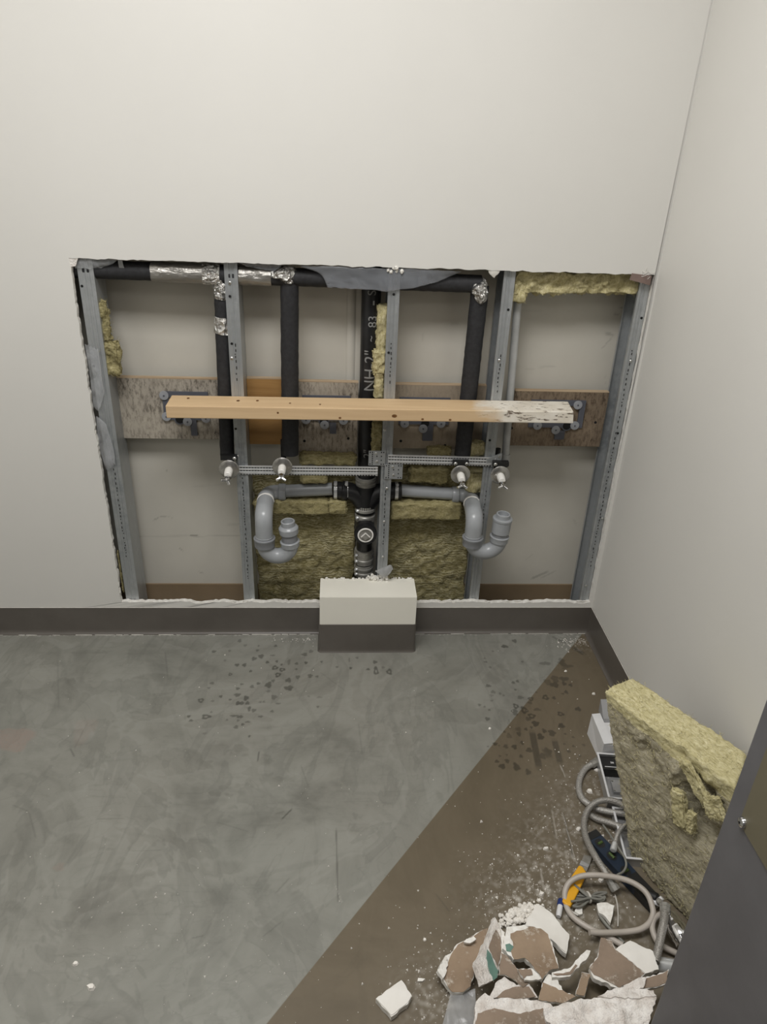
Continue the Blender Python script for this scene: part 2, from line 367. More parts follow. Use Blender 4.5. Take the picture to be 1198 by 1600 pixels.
def grid_obj(name, xs, ys, mk, arr, m):
    nx_, ny_ = len(xs), len(ys); GX, GY = np.meshgrid(xs, ys); V = np.array([mk(a, b) for a, b in ((0, 0),)])
    V = np.zeros((ny_*nx_, 3)); o = mk(GX.ravel(), GY.ravel())
    for k in range(3): V[:, k] = o[k]
    i = np.arange(ny_*nx_).reshape(ny_, nx_); fs = np.stack([i[:-1, :-1], i[:-1, 1:], i[1:, 1:], i[1:, :-1]], -1).reshape(-1, 4)
    me = bpy.data.meshes.new(name); me.vertices.add(len(V)); me.vertices.foreach_set('co', V.ravel())
    me.loops.add(fs.size); me.loops.foreach_set('vertex_index', fs.ravel().astype(np.int32)); me.polygons.add(len(fs))
    me.polygons.foreach_set('loop_start', np.arange(0, fs.size, 4, dtype=np.int32)); me.update(); me.validate()
    a = me.attributes.new('marks', 'FLOAT_COLOR', 'POINT'); a.data.foreach_set('color', arr.astype(np.float32).ravel())
    me.materials.append(M[m]); ob = bpy.data.objects.new(name, me); COL.objects.link(ob); ORG[ob] = np.zeros(3); return ob

xs = np.concatenate([[XL-.02], np.arange(-1.12, XR+.02, .0023)]); ys = np.concatenate([[YF], np.arange(-1.32, .012, .0023), [.02]])
arr = np.zeros((len(ys), len(xs), 4)); pl = dict(z=0)
Z1 = lambda l: [(280+x/3.523, 980+y/3.523, rx/3.523, ry/3.523, s) for x, y, rx, ry, s in l]
Z2 = lambda l: [(740+x/5.445, 980+y/5.445, rx/5.445, ry/5.445, s) for x, y, rx, ry, s in l]
drops = Z1([(332, 75, 10, 9, .7), (363, 100, 9, 5, .5), (190, 134, 12, 6, .8), (277, 130, 7, 5, .6), (437, 103, 5, 4, .6), (530, 103, 8, 5, .8), (430, 127, 8, 5, .7), (412, 173, 14, 9, .8), (450, 160, 15, 11, .8), (515, 155, 14, 3, .6),
  (318, 208, 12, 7, .9), (358, 208, 11, 9, .9), (252, 183, 6, 4, .5), (485, 193, 9, 6, .9), (537, 188, 7, 6, .8), (527, 223, 17, 11, 1), (566, 234, 17, 9, 1), (563, 206, 6, 5, .8), (603, 190, 8, 16, .5), (645, 200, 9, 6, .7), (697, 196, 9, 7, .9),
  (690, 150, 16, 8, .7), (725, 133, 12, 7, .6), (643, 231, 7, 4, .7), (652, 274, 12, 10, .6), (720, 268, 13, 11, .7), (758, 272, 9, 5, .7), (543, 262, 16, 12, 1), (600, 292, 16, 12, .7), (393, 242, 7, 6, .9), (281, 259, 10, 7, 1), (180, 308, 12, 6, .7), (163, 334, 8, 5, .6),
  (344, 314, 10, 4, .7), (400, 327, 11, 8, .7), (435, 310, 10, 6, .8), (490, 318, 18, 17, .8), (516, 295, 9, 8, .6), (322, 338, 11, 6, .8), (603, 335, 26, 13, .8), (490, 352, 12, 6, .5), (228, 381, 9, 6, .9), (280, 399, 7, 4, .8), (119, 403, 16, 12, 1), (320, 373, 18, 9, .8), (368, 390, 14, 13, .9), (522, 385, 16, 13, .6),
  (325, 418, 15, 10, .9), (347, 418, 9, 9, .8), (375, 418, 11, 9, .8), (445, 412, 8, 4, .6), (465, 410, 6, 5, .6), (543, 420, 14, 4, .6), (184, 407, 8, 4, .5), (385, 448, 8, 14, .8), (410, 458, 12, 9, .7), (176, 467, 6, 4, .6), (52, 491, 9, 6, .9), (64, 514, 11, 6, .8), (147, 493, 26, 13, 1), (300, 488, 24, 5, .7), (335, 493, 18, 7, .8), (324, 513, 8, 5, .6), (349, 535, 9, 6, .8), (376, 521, 15, 3, .7), (448, 492, 14, 5, .7), (312, 550, 12, 9, .7), (263, 511, 6, 4, .6), (510, 463, 9, 6, .7),
  (386, 600, 6, 5, .9), (140, 585, 12, 5, .4), (783, 190, 6, 5, .8), (868, 219, 7, 4, .7), (943, 225, 7, 6, .9), (1039, 232, 10, 5, .9), (1077, 192, 12, 8, .8), (1083, 243, 13, 24, 1), (1155, 246, 15, 16, 1), (1122, 222, 8, 6, .5), (978, 168, 7, 5, .6), (935, 180, 4, 12, .5), (762, 438, 7, 5, .7), (772, 385, 16, 4, .4), (712, 380, 6, 3, .5)])
drops += Z2([(345, 117, 20, 14, .8), (262, 163, 30, 12, .9), (163, 205, 10, 4, .6), (92, 265, 8, 6, .6), (101, 295, 15, 6, .7), (139, 341, 10, 8, .6), (413, 294, 10, 7, .7), (610, 308, 52, 13, .6), (371, 460, 12, 10, .8), (336, 472, 14, 11, .8), (123, 498, 22, 11, .8), (164, 551, 20, 13, .6), (355, 532, 9, 6, .7), (152, 580, 16, 9, .4), (225, 565, 10, 9, .6), (253, 580, 9, 6, .6), (152, 624, 12, 5, .5),
  (533, 553, 7, 6, .6), (396, 597, 26, 14, .6), (485, 610, 24, 16, 1), (480, 643, 18, 11, .6), (48, 661, 12, 9, .7), (92, 676, 9, 6, .6), (132, 704, 10, 6, .8), (358, 672, 22, 22, 1), (348, 722, 26, 30, .75), (430, 706, 28, 32, 1), (116, 780, 20, 14, .8), (262, 890, 10, 7, .7), (300, 925, 22, 22, .5), (182, 993, 20, 12, .9), (215, 1006, 8, 5, .6), (120, 1014, 6, 5, .6), (300, 800, 7, 12, .4), (380, 870, 24, 22, .5),
  (750, 300, 30, 40, .6), (800, 330, 50, 10, .6), (690, 440, 30, 34, .6), (625, 465, 30, 24, .5), (770, 480, 18, 16, .8), (822, 493, 16, 12, .8), (765, 440, 44, 18, .7), (685, 490, 40, 22, .8), (785, 552, 14, 14, .8), (758, 566, 12, 6, .7), (610, 598, 26, 22, 1), (682, 602, 14, 12, .8), (540, 700, 30, 12, .6), (887, 697, 26, 17, .9), (738, 738, 28, 18, 1), (492, 756, 32, 22, 1), (462, 780, 22, 16, .7), (525, 820, 30, 24, .9), (745, 838, 27, 20, .9), (600, 882, 18, 18, .8), (665, 900, 30, 28, .8), (568, 932, 27, 28, .9), (443, 868, 12, 12, .8), (490, 852, 9, 10, .8), (384, 908, 18, 18, .8), (778, 908, 10, 6, .8), (845, 936, 10, 8, .7), (410, 983, 14, 18, .8), (345, 1018, 22, 20, .9), (272, 1015, 18, 18, .7), (472, 1046, 28, 20, .8), (280, 1085, 10, 6, .6), (402, 1098, 14, 13, .8), (582, 1096, 30, 26, .7), (630, 1060, 34, 36, .7), (848, 1012, 10, 9, .7), (808, 1056, 16, 12, .7), (935, 1002, 12, 9, .6), (902, 1092, 10, 10, .7), (197, 1141, 18, 12, .8), (284, 1138, 18, 18, .8), (241, 1184, 28, 22, .9), (364, 1190, 28, 36, .85), (463, 1232, 22, 26, .8), (222, 1096, 10, 7, .6), (770, 992, 9, 6, .6), (882, 1128, 8, 5, .7)])
paint(drops, xs, ys, 0, arr, pl)
strokes = [(831, 1143, 842, 1200, 6.5, .9), (866, 1157, 875, 1192, 6, .8), (851, 1170, 858, 1184, 7, .6), (862, 994, 884, 1006, 4, .6), (896, 1012, 912, 1022, 6, .85), (878, 1045, 892, 1041, 3, .5)]
paint(strokes, xs, ys, 0, arr, pl)
scr = [(402, 1190, 405, 1174, 1.4, .7), (525, 1294, 528, 1410, 1.2, .65), (440, 1280, 456, 1264, 1.6, .8), (430, 1272, 444, 1268, 1, .4), (880, 1272, 896, 1342, 1.8, .7), (876, 1190, 882, 1214, 1.2, .3), (858, 1266, 868, 1312, 1, .4), (258, 1018, 262, 1060, 1.4, .35), (110, 1170, 116, 1182, 1.5, .6), (116, 1170, 136, 1130, 1.3, .25), (300, 1466, 318, 1462, 1, .4), (45, 1268, 56, 1310, 1.2, .35), (20, 1258, 45, 1268, 1.1, .3), (680, 1396, 702, 1424, 1.1, .4), (470, 1196, 482, 1230, 1.2, .3), (560, 1130, 566, 1180, 1.2, .25), (150, 1280, 195, 1279, 1, .35), (340, 1285, 390, 1300, 1, .3), (430, 1396, 452, 1372, 1.2, .3), (500, 1050, 540, 1080, 1, .25), (410, 1464, 440, 1440, 1.2, .3), (90, 1030, 92, 1110, 1.6, .22), (205, 1330, 255, 1328, 1, .25)]
paint(scr, xs, ys, 2, arr, pl)
# trowel sweeps left in the skim coat
for k in range(46):
    x0 = rng.uniform(0, 620); y0 = rng.uniform(1010, 1590); a0 = rng.uniform(-.6, 1.4); ln = rng.uniform(40, 150); cur = rng.uniform(-.012, .012); st = rng.uniform(.05, .13); pts_ = []
    for j in range(7): pts_.append((x0, y0)); x0 += math.cos(a0)*ln/6; y0 += math.sin(a0)*ln/6; a0 += cur*ln/6
    if max(p[0]+.81*(p[1]-1010) for p in pts_) > 880+999*0+0*1 and max(p[0] for p in pts_) > 600: continue
    for j in range(6): paint([(*pts_[j], *pts_[j+1], rng.uniform(2, 7), st)], xs, ys, 2, arr, pl)
paint([(24, 1156, 30, 19, .9), (6, 1150, 24, 14, .7), (132, 1140, 18, 22, .35), (92, 1355, 9, 7, .5)], xs, ys, 3, arr, pl)
arr[:, :, 3] *= (.55+.45*(rng.random(arr.shape[:2]) > .4))
# plaster dust: along the cove, and round the heap
GX, GY = np.meshgrid(xs, ys); r1 = rng.random(arr.shape[:2])
def blur(a, k):
    for _ in range(k): a = (a+np.roll(a, 1, 0)+np.roll(a, -1, 0)+np.roll(a, 1, 1)+np.roll(a, -1, 1))/5
    return a
fine = blur(rng.random(arr.shape[:2]), 1); fine = (fine-fine.mean())/fine.std(); mid = blur(rng.random(arr.shape[:2]), 5); mid = (mid-mid.mean())/mid.std()
def blob(px, py, rx, ry):
    p = P(px, py, z=0); q = P(px+rx, py, z=0); r = P(px, py+ry, z=0); return np.exp(-(((GX-p[0])/(q[0]-p[0]))**2+((GY-p[1])/(r[1]-p[1]))**2))
dust = .95*blob(830, 1400, 70, 60)+.9*blob(700, 1560, 60, 60)+.7*blob(880, 1330, 60, 70)+.5*blob(930, 1250, 50, 60)+.6*blob(930, 1450, 90, 60)+.9*blob(905, 1000, 30, 14)+.55*blob(480, 990, 30, 8)
cove = np.exp(-((GY+.017)/.004)**2)*.8*(blur(rng.random(arr.shape[:2]), 4) > .5)
film_ = np.clip(.9*blob(950, 1440, 130, 90)+.7*blob(700, 1560, 70, 60)+.6*blob(920, 1290, 70, 80), 0, 1)
arr[:, :, 1] = np.clip(.13*film_*(.8+.35*mid.clip(-1, 1))+np.clip(dust, 0, 1)*np.clip(.16*(mid-.2)+.5*(fine > 1.5), 0, 1)+cove*np.clip(fine*.5, 0, 1)+.12*np.clip(dust, 0, 1)*np.clip(mid*.5, 0, 1), 0, 1)
paint([(844, 1356, 850, 1392, 1.5, .4), (878, 1268, 900, 1348, .8, .5), (875, 1195, 883, 1215, 1, .5), (535, 1412, 522, 1380, .6, .2), (862, 1265, 870, 1310, 1.4, .35)], xs, ys, 1, arr, pl)
floor = tag(grid_obj('floor', xs, ys, lambda a, b: (a, b, 0*a), arr, 'floor_coat'), kind='structure')

# back wall: a sheet with the cut opening, rim ragged
mb = MB(); n = 120
def lerp(a, b, u): return a+(b-a)*u
def side_pts(a, b, oa, ob, m, amp, seed, sgn):
    out = []
    for i in range(m):
        u = i/m; p = np.array(a)*(1-u)+np.array(b)*u; q = np.array(oa)*(1-u)+np.array(ob)*u
        j = amp*(nz((u*40, seed, 0), 1, seed)+.7*nz((u*130, seed, 3), 1, seed+2)) if 0 < i else 0
        out.append((p+np.array(sgn)*j, q))
    return out
ext = [(XL, 0), (XR, 0), (XR, ZC), (XL, ZC)]; hol = [(HX0, HZ0), (HX1, HZ0), (HX1, HZ1), (HX0, HZ1)]
ring = side_pts(hol[0], hol[1], ext[0], ext[1], 170, .007, 1, (0, 1))+side_pts(hol[1], hol[2], ext[1], ext[2], 60, .0015, 2, (1, 0))+side_pts(hol[2], hol[3], ext[2], ext[3], 170, .003, 3, (0, 1))+side_pts(hol[3], hol[0], ext[3], ext[0], 120, .0035, 4, (1, 0))
m_ = len(ring); vv = []
for y in (0., .016):
    for k, (p, q) in enumerate(ring):
        jj = .0035*nz((k*.7, 5, y*40), 1) if y else 0
        vv += [(p[0]+jj*(.3), y, p[1]+jj), (q[0], y, q[1])]
fr = [(2*k, 2*k+1, 2*((k+1) % m_)+1, 2*((k+1) % m_)) for k in range(m_)]
mb.add(vv, fr+[tuple(i+2*m_ for i in f[::-1]) for f in fr]); o_ = 2*m_
mb.cur = 1; mb.mi += [1]*m_; mb.f += [(2*k, 2*((k+1) % m_), o_+2*((k+1) % m_), o_+2*k) for k in range(m_)]
mb.cur = 0
wb = tag(mesh_obj('wall_back', mb, ['wall_paint', 'gypsum'], smooth=False, base=(0, 0, 0)), kind='structure')
# torn flecks of plaster along the rim, mostly on the lower lip
for k in range(34):
    e_ = rng.random()
    if e_ < .25: c0 = (HX0-.001, rng.uniform(HZ0, HZ1)); sx0, sz0 = .5, 1.6
    else: c0 = (rng.uniform(HX0, HX1), HZ0+.001); sx0, sz0 = 1.8, .45
    s_ = rng.uniform(.003, .007); q = MB(); pts_ = [(c0[0]+s_*sx0*math.cos(a)*rng.uniform(.4, 1.4), c0[1]+s_*sz0*math.sin(a)*rng.uniform(.4, 1.3)) for a in np.linspace(0, 6.28, 9)[:-1]]
    y0 = rng.uniform(.0003, .006); q.extrude([(a, b) for a, b in pts_], y0, y0+.005, 'y'); mesh_obj('torn_fleck', q, 'gypsum', wb, smooth=False)

q = MB().box((XR, YF, 0), (XR+.05, .2, ZC)); tag(mesh_obj('wall_right', q, 'wall_paint', smooth=False), kind='structure')
q = MB().box((XL-.05, YF, 0), (XL, .2, ZC)); tag(mesh_obj('wall_left', q, 'wall_paint', smooth=False), kind='structure')
q = MB().box((XL-.05, YF-.05, 0), (XR+.05, YF, ZC)); tag(mesh_obj('wall_front', q, 'partition_grey', smooth=False), kind='structure')  # unseen wall, coloured dark to cut the fill light on the opening
q = MB().box((XL-.05, YF-.05, ZC), (XR+.05, .25, ZC+.05)); tag(mesh_obj('ceiling', q, 'ceiling_white', smooth=False), kind='structure')
# old wall seen through the opening
xs2 = np.arange(-.95, 1.0, .005); zs2 = np.concatenate([[0, .05], np.arange(.1, 1.3, .005), [ZC]]); ar2 = np.zeros((len(zs2), len(xs2), 4)); p2 = dict(y=YC)
paint([(300, 838, 378, 837, 1.6, .35), (200, 839, 298, 837, 2.2, .22), (297, 837, 309, 837, 1.6, .95), (280, 856, 286, 861, 1.8, .7), (240, 813, 248, 808, 1.4, .6), (248, 808, 262, 806, 1.3, .55), (262, 806, 270, 810, 1.2, .3), (310, 893, 318, 896, 1.6, .5), (830, 904, 856, 893, 3.2, .55), (845, 903, 868, 892, 2, .35), (798, 573, 868, 573, 1.2, .3), (820, 577, 850, 575, 1.4, .25), (945, 520, 958, 524, 3, .45), (940, 545, 955, 528, 1.2, .4), (968, 480, 974, 482, 2.4, .7), (960, 490, 966, 492, 2, .5), (945, 585, 950, 640, 1, .15), (895, 810, 900, 820, 2, .2), (345, 690, 348, 694, 1.4, .4), (300, 760, 360, 756, 2.5, .12), (355, 820, 378, 818, 3, .2), (800, 485, 860, 485, 1, .12), (830, 545, 832, 640, 1, .06), (660, 520, 661, 545, 1, .2), (705, 506, 716, 506, 3, .25), (820, 875, 832, 866, 1.6, .2), (260, 735, 262, 737, 1.4, .6), (270, 747, 271, 748, 1.2, .5)], xs2, zs2, 0, ar2, p2)
tag(grid_obj('wall_cavity', xs2, zs2, lambda a, b: (a, 0*a+YC, b), ar2, 'old_wall_scuffed'), kind='structure')
q = MB(); a = P(545, 470, y=YC); prof = [(a[0]-.006, YC-.001), (a[0]-.001, YC-.007), (a[0]+.014, YC-.006), (a[0]+.02, YC-.001)]
nn = 40
for k in range(nn): pass
q.extrude(prof, .70, 1.3, 'z'); tag(mesh_obj('trim_1', q, 'old_wall_paint', sharp=60), kind='structure')
q = MB().box((-.95, YC-.006, 0), (1.0, YC, .102)); tag(mesh_obj('baseboard_cavity', q, 'cove_vinyl_brown', smooth=False), kind='structure')
q = MB().box((-.95, .0165, 0), (.86, YC-.007, .012)); tag(mesh_obj('trim_2', q, 'galvanised', smooth=False), kind='structure')

# cove base: thin vinyl with a swept toe
def seg_(a, b, n): return [np.array(a)+(np.array(b)-np.array(a))*u for u in np.linspace(0, 1, n)]
def cove(h=.1, t_=.0035, toe=.013):
    pr = [(0, 0), (0, h), (-t_, h), (-t_-.0005, .018)]
    for a in np.linspace(0, math.pi/2, 6)[1:]: pr.append((-t_-.0005-(toe-t_)*(1-math.cos(a)), .018-.0165*math.sin(a)))
    pr.append((-toe-.001, 0)); return pr
for k, (x0, x1) in enumerate(((XL, -.0505), (.2565, XR-.003))):
    q = MB().extrude([(a-.0002, b) for a, b in cove()], x0, x1, 'x'); bb = tag(mesh_obj('baseboard_back', q, 'cove_vinyl', sharp=50), kind='structure')
    q = MB().tube([(x0, -.0025, .1005), (x1, -.0025, .1005)], .0014, 6); mesh_obj('caulk_bead', q, 'caulk', bb)
    x = x0+.01; q = MB(); r = random.Random(k+40)
    while x < x1-.02:
        l_ = r.uniform(.01, .07); q.tube(seg_([x, -.0149, .0012], [min(x+l_, x1), -.0149+r.uniform(-.0008, .0008), .0012], 4), r.uniform(.0007, .0016), 6); x += l_+r.choice((.004, .01, .05, .09))
    mesh_obj('adhesive_line', q, 'caulk', bb)
q = MB().extrude([(XR+a, b) for a, b in cove()], YF, -.0025, 'y'); bb = tag(mesh_obj('baseboard_right', q, 'cove_vinyl', sharp=50), kind='structure')
q = MB().tube([(XR-.0025, YF, .1005), (XR-.0025, -.003, .1005)], .0013, 6); mesh_obj('caulk_bead', q, 'caulk', bb)

# ------------------------------------------------------------------ steel studs
def stud(x0, x1, label, screws=(), prints=(), m='galvanised'):
    e = thing('steel_stud', ((x0+x1)/2, .06, 0.012), label, 'stud', 'steel studs of the opened wall')
    w_ = x1-x0; y0, y1 = .0165, .108; tk = .0012; z0, z1 = .0125, 1.36
    outer = [(x0, y0+.009), (x0, y0), (x0+w_*.24, y0), (x0+w_*.30, y0+.0018), (x0+w_*.42, y0+.0018), (x0+w_*.46, y0), (x0+w_*.54, y0), (x0+w_*.58, y0+.0018), (x0+w_*.70, y0+.0018), (x0+w_*.76, y0), (x1, y0), (x1, y1), (x0, y1), (x0, y1-.009)]
    inner = [(x0+tk, y1-.009), (x0+tk, y1-tk), (x1-tk, y1-tk), (x1-tk, y0+tk), (x0+w_*.76, y0+tk), (x0+w_*.70, y0+tk+.0018), (x0+w_*.58, y0+tk+.0018), (x0+w_*.54, y0+tk), (x0+w_*.46, y0+tk), (x0+w_*.42, y0+tk+.0018), (x0+w_*.30, y0+tk+.0018), (x0+w_*.24, y0+tk), (x0+tk, y0+tk), (x0+tk, y0+.009)]
    pr = outer+inner; n_ = len(pr); q = MB(); q.extrude(pr, z0, z1, 'z'); q.f = q.f[:n_]; q.mi = q.mi[:n_]
    mesh_obj('channel', q, m, e, sharp=20)
    for (px, py, kind) in screws:
        p = P(px, py, y=y0); q = MB(); xx = min(max(p[0], x0+.006), x1-.006)
        if kind: q.lathe([(.0042, 0), (.0042, .0015), (.0025, .0028)], (xx, y0+.0003, p[2]), (0, -1, 0), n=12); mesh_obj('screw', q, 'screw_zinc', e)
        else: q.lathe([(.0036, 0), (.0036, .0009)], (xx, y0+.0003, p[2]), (0, -1, 0), n=12); mesh_obj('screw_hole', q, 'dark_hole', e)
    q = MB()
    for (za, zb) in prints:
        z = za
        while z < zb:
            h_ = random.uniform(.003, .009); xx = x0+w_*random.uniform(.46, .54); q.box((xx-.0013, y0-.0003, z), (xx+.0013, y0+.0004, z+h_)); z += h_+random.uniform(.003, .012)
    if q.v: tag(mesh_obj('printed_marks', q, 'ink_black', e, smooth=False), kind='stuff')
    return e
stud(-.6785, -.6375, 'steel stud draped with torn plastic at the left edge of the opening', [(127, 447, 0), (144, 572, 0)], [(.28, .62)])
stud(-.3000, -.2650, 'steel stud crossed by the light wooden beam beside the narrowest black pipe', [(359, 442, 1), (359, 463, 0), (362, 537, 0), (362, 560, 1), (368, 670, 0), (369, 713, 1)], [(.2, .56), (.86, .96)])
stud(.1340, .1660, 'steel stud just right of the black drain stack', [(615, 460, 0), (607, 551, 0), (601, 672, 1), (605, 737, 1), (605, 745, 1), (604, 763, 1), (600, 815, 1), (598, 870, 1)], [(.33, .52), (.86, .98)])
stud(.4460, .4770, 'dark-edged steel stud with the pale grey pipe on its right', [(794, 484, 0), (780, 563, 1), (765, 688, 0)], [(.3, .52), (.84, .95)])
stud(.8230, .8520, 'steel stud against the corner at the right edge of the opening', [(1003, 497, 0), (985, 564, 1), (965, 677, 0), (942, 810, 1), (915, 915, 1)], [(.25, .98)])

# ------------------------------------------------------------------ plywood blocking
def board(x0, x1, z0, z1, m, label, holes=(), y0=.088, y1=.107, name='plywood_blocking'):
    e = thing(name, ((x0+x1)/2, (y0+y1)/2, z0), label, 'plywood board', 'plywood blocking between the studs')
    q = MB().box((x0, y0, z0), (x1, y1, z1-.0008)); mesh_obj('panel', q, m, e, smooth=False)
    q = MB().box((x0, y0-.0004, z1-.0025), (x1, y1, z1)); mesh_obj('top_edge', q, 'ply_edge', e, smooth=False)
    for px, py in holes:
        p = P(px, py, y=y0); q = MB().lathe([(.0042, 0), (.0042, .0012)], (p[0], y0+.0004, p[2]), (0, -1, 0), n=12); mesh_obj('bolt_hole', q, 'dark_hole', e)
def zz(px, py, y=.088): return P(px, py, y=y)[2]
board(P(171, 600, y=.088)[0], -.302, zz(230, 685), zz(230, 590), 'ply_weathered', 'pale weathered plywood board at the left end under the beam')
board(-.2645, P(440, 640, y=.088)[0]+.02, zz(410, 694), zz(410, 591), 'ply_orange', 'orange brown plywood board left of the middle foam-covered pipe')
board(P(467, 640, y=.088)[0]-.01, .062, zz(510, 711), zz(510, 596), 'ply_flecked', 'dark flecked plywood board left of the drain stack', [(475.5, 689), (544, 685)])
board(.1665, .4455, zz(690, 701), zz(690, 601), 'ply_plain', 'plain grey plywood board between drain stack and leaning foam pipe', [(626, 689), (695, 696)])
board(.5330, .8215, zz(870, 697), zz(870, 611), 'ply_stained', 'brown stained plywood board at the right end under the beam', [(799, 669), (930, 660)])

# ------------------------------------------------------------------ basin carrier brackets on the boards
def bracket(label, washers, hole, strap, frame, yb=.0878):
    c = np.mean([P(a, b, y=yb) for a, b in washers], 0); e = thing('basin_bracket', (c[0], yb, c[2]-.04), label, 'bracket', 'grey basin brackets')
    xs_ = [P(f[0], f[1], y=yb) for f in frame]; x0, z1 = xs_[0][0], xs_[0][2]; x1, z0 = xs_[1][0], xs_[1][2]
    bw = .017; q = MB().box((x0, yb-.005, z1-bw), (x1, yb, z1)).box((x0, yb-.005, z0), (x1, yb, z0+bw)).box((x0, yb-.005, z0+bw), (x0+bw, yb, z1-bw)).box((x1-bw, yb-.005, z0+bw), (x1, yb, z1-bw))
    mesh_obj('plate', q, 'bracket_grey', e, smooth=False)
    a = P(strap[0], strap[1], y=yb); b = P(strap[2], strap[3], y=yb); q = MB().box((a[0], yb-.0045, b[2]), (b[0], yb, a[2])); mesh_obj('strap', q, 'bracket_grey', e, smooth=False)
    for a_, b_ in washers:
        p = P(a_, b_, y=yb-.007); q = MB().lathe([(.0132, -.001), (.0138, .0012), (.0132, .003), (.005, .0034)], (p[0], yb-.0055, p[2]), (0, -1, 0), n=26); wsh = mesh_obj('washer', q, 'washer_grey', e)
        q = MB().lathe([(.0026, .003), (.0026, .0046), (.0012, .005)], (p[0], yb-.0055, p[2]), (0, -1, 0), n=10); mesh_obj('washer_pin', q, 'bracket_grey', wsh)
    p = P(hole[0], hole[1], y=yb-.004); q = MB().lathe([(.0165, 0), (.0165, .006), (.012, .0062)], (p[0], yb, p[2]), (0, -1, 0), n=26); hb = mesh_obj('boss', q, 'bracket_grey', e)
    q = MB().lathe([(.0125, 0), (.0125, .0004)], (p[0], yb-.0063, p[2]), (0, -1, 0), n=24); mesh_obj('bore', q, 'dark_hole', hb)
bracket('grey bracket with round washers behind the left end of the beam', [(256, 618), (260, 651), (293, 659), (321.5, 654)], (281, 655), (297, 655, 309, 680), [(253, 611), (328, 656)])
bracket('grey bracket half hidden by the beam left of the drain stack', [(478, 656), (507, 664), (536.5, 657)], (506, 657), (515, 660, 525, 677), [(472, 617), (547, 657)])
bracket('grey bracket half hidden by the beam right of the drain stack', [(632, 662), (661, 670), (689, 662)], (664, 661), (661, 662, 675, 688), [(624, 620), (700, 663)])
bracket('grey bracket with round washers behind the painted end of the beam', [(902.7, 633), (897.7, 665), (868, 672), (839.6, 665)], (885, 665), (867, 672, 880, 686), [(830, 624), (908, 668)])

# ------------------------------------------------------------------ the wooden beam
e = thing('wooden_beam', (.1, -.03, .78), 'light pine beam with flaking white paint on its right end', 'beam')
q = MB(); x0, x1 = -.467, .670; zb, zt = .779, .815
q.hexa([(x0, -.075, zb), (x1, -.075, zb+.003), (x0-.001, .0158, zb), (x1+.005, .0158, zb+.003), (x0, -.075, zt), (x1-.004, -.075, zt+.002), (x0-.001, .0158, zt), (x1+.005, .0158, zt+.002)])
o = mesh_obj('timber', q, 'pine', e, smooth=False); bv = o.modifiers.new('b', 'BEVEL'); bv.width = .0025; bv.segments = 2
for px, py, rx, rz, top in ((616, 650, .0075, .005, 0), (531, 653, .004, .003, 0), (660, 655, .004, .003, 0), (703, 656, .004, .003, 0), (434, 645, .003, .003, 0), (294, 622, .004, .003, 1), (372, 626, .005, .003, 1), (402, 626, .004, .003, 1), (453, 630, .003, .002, 1), (500, 632, .003, .002, 1)):
    q = MB()
    if top: p = P(px, py, z=zt+.001); q.add([(p[0]+rx*math.cos(a), p[1]+rz*2*math.sin(a), zt+.0008+(p[0]+.467)*.0018) for a in np.linspace(0, 6.28, 11)[:-1]], [tuple(range(10))])
    else: p = P(px, py, y=-.0752); q.add([(p[0]+rx*math.cos(a), -.0754, p[2]+rz*math.sin(a)) for a in np.linspace(0, 6.28, 11)[:-1]], [tuple(range(10))])
    mesh_obj('knot', q, 'knot', e, smooth=False)

# ------------------------------------------------------------------ insulated water pipes
def crumple(mb, amp, sc, seed=0):
    out = []
    for p in mb.v:
        d = Vector((nz(p, sc, seed), nz(p, sc, seed+3), nz(p, sc, seed+6)))*amp; out.append((p[0]+d.x, p[1]+d.y, p[2]+d.z))
    mb.v = out; return mb
def seg(a, b, n): a, b = np.array(a), np.array(b); return [a+(b-a)*u for u in np.linspace(0, 1, n)]
ha = P(130, 420, y=.0415); hb_ = P(752, 444, y=.0415); ha[2] = ha[2]; dirh = (hb_-ha)
def hp(px, py=430): x_ = P(px, py, y=.0415)[0]; return ha+dirh*((x_-ha[0])/dirh[0])
e = thing('insulated_header_pipe', hp(440)-np.array([0, 0, .03]), 'black foam-covered pipe running level along the top of the opening', 'pipe')
mesh_obj('foam_sleeve', crumple(MB().tube(seg(ha-dirh*.03, hb_-dirh*.002, 70), .0240, 20), .0010, 60), 'black_foam', e)
for (a, b, m_, rr, nm) in ((238, 343, 'foil_jacket', .0262, 'foil_jacket'), (374, 424, 'foil_jacket', .0258, 'foil_jacket'), (318, 345, 'foil', .0278, 'foil_tape')):
    mesh_obj(nm, crumple(MB().tube(seg(hp(a), hp(b), 26), rr, 24), .002, 55, 3), m_, e)
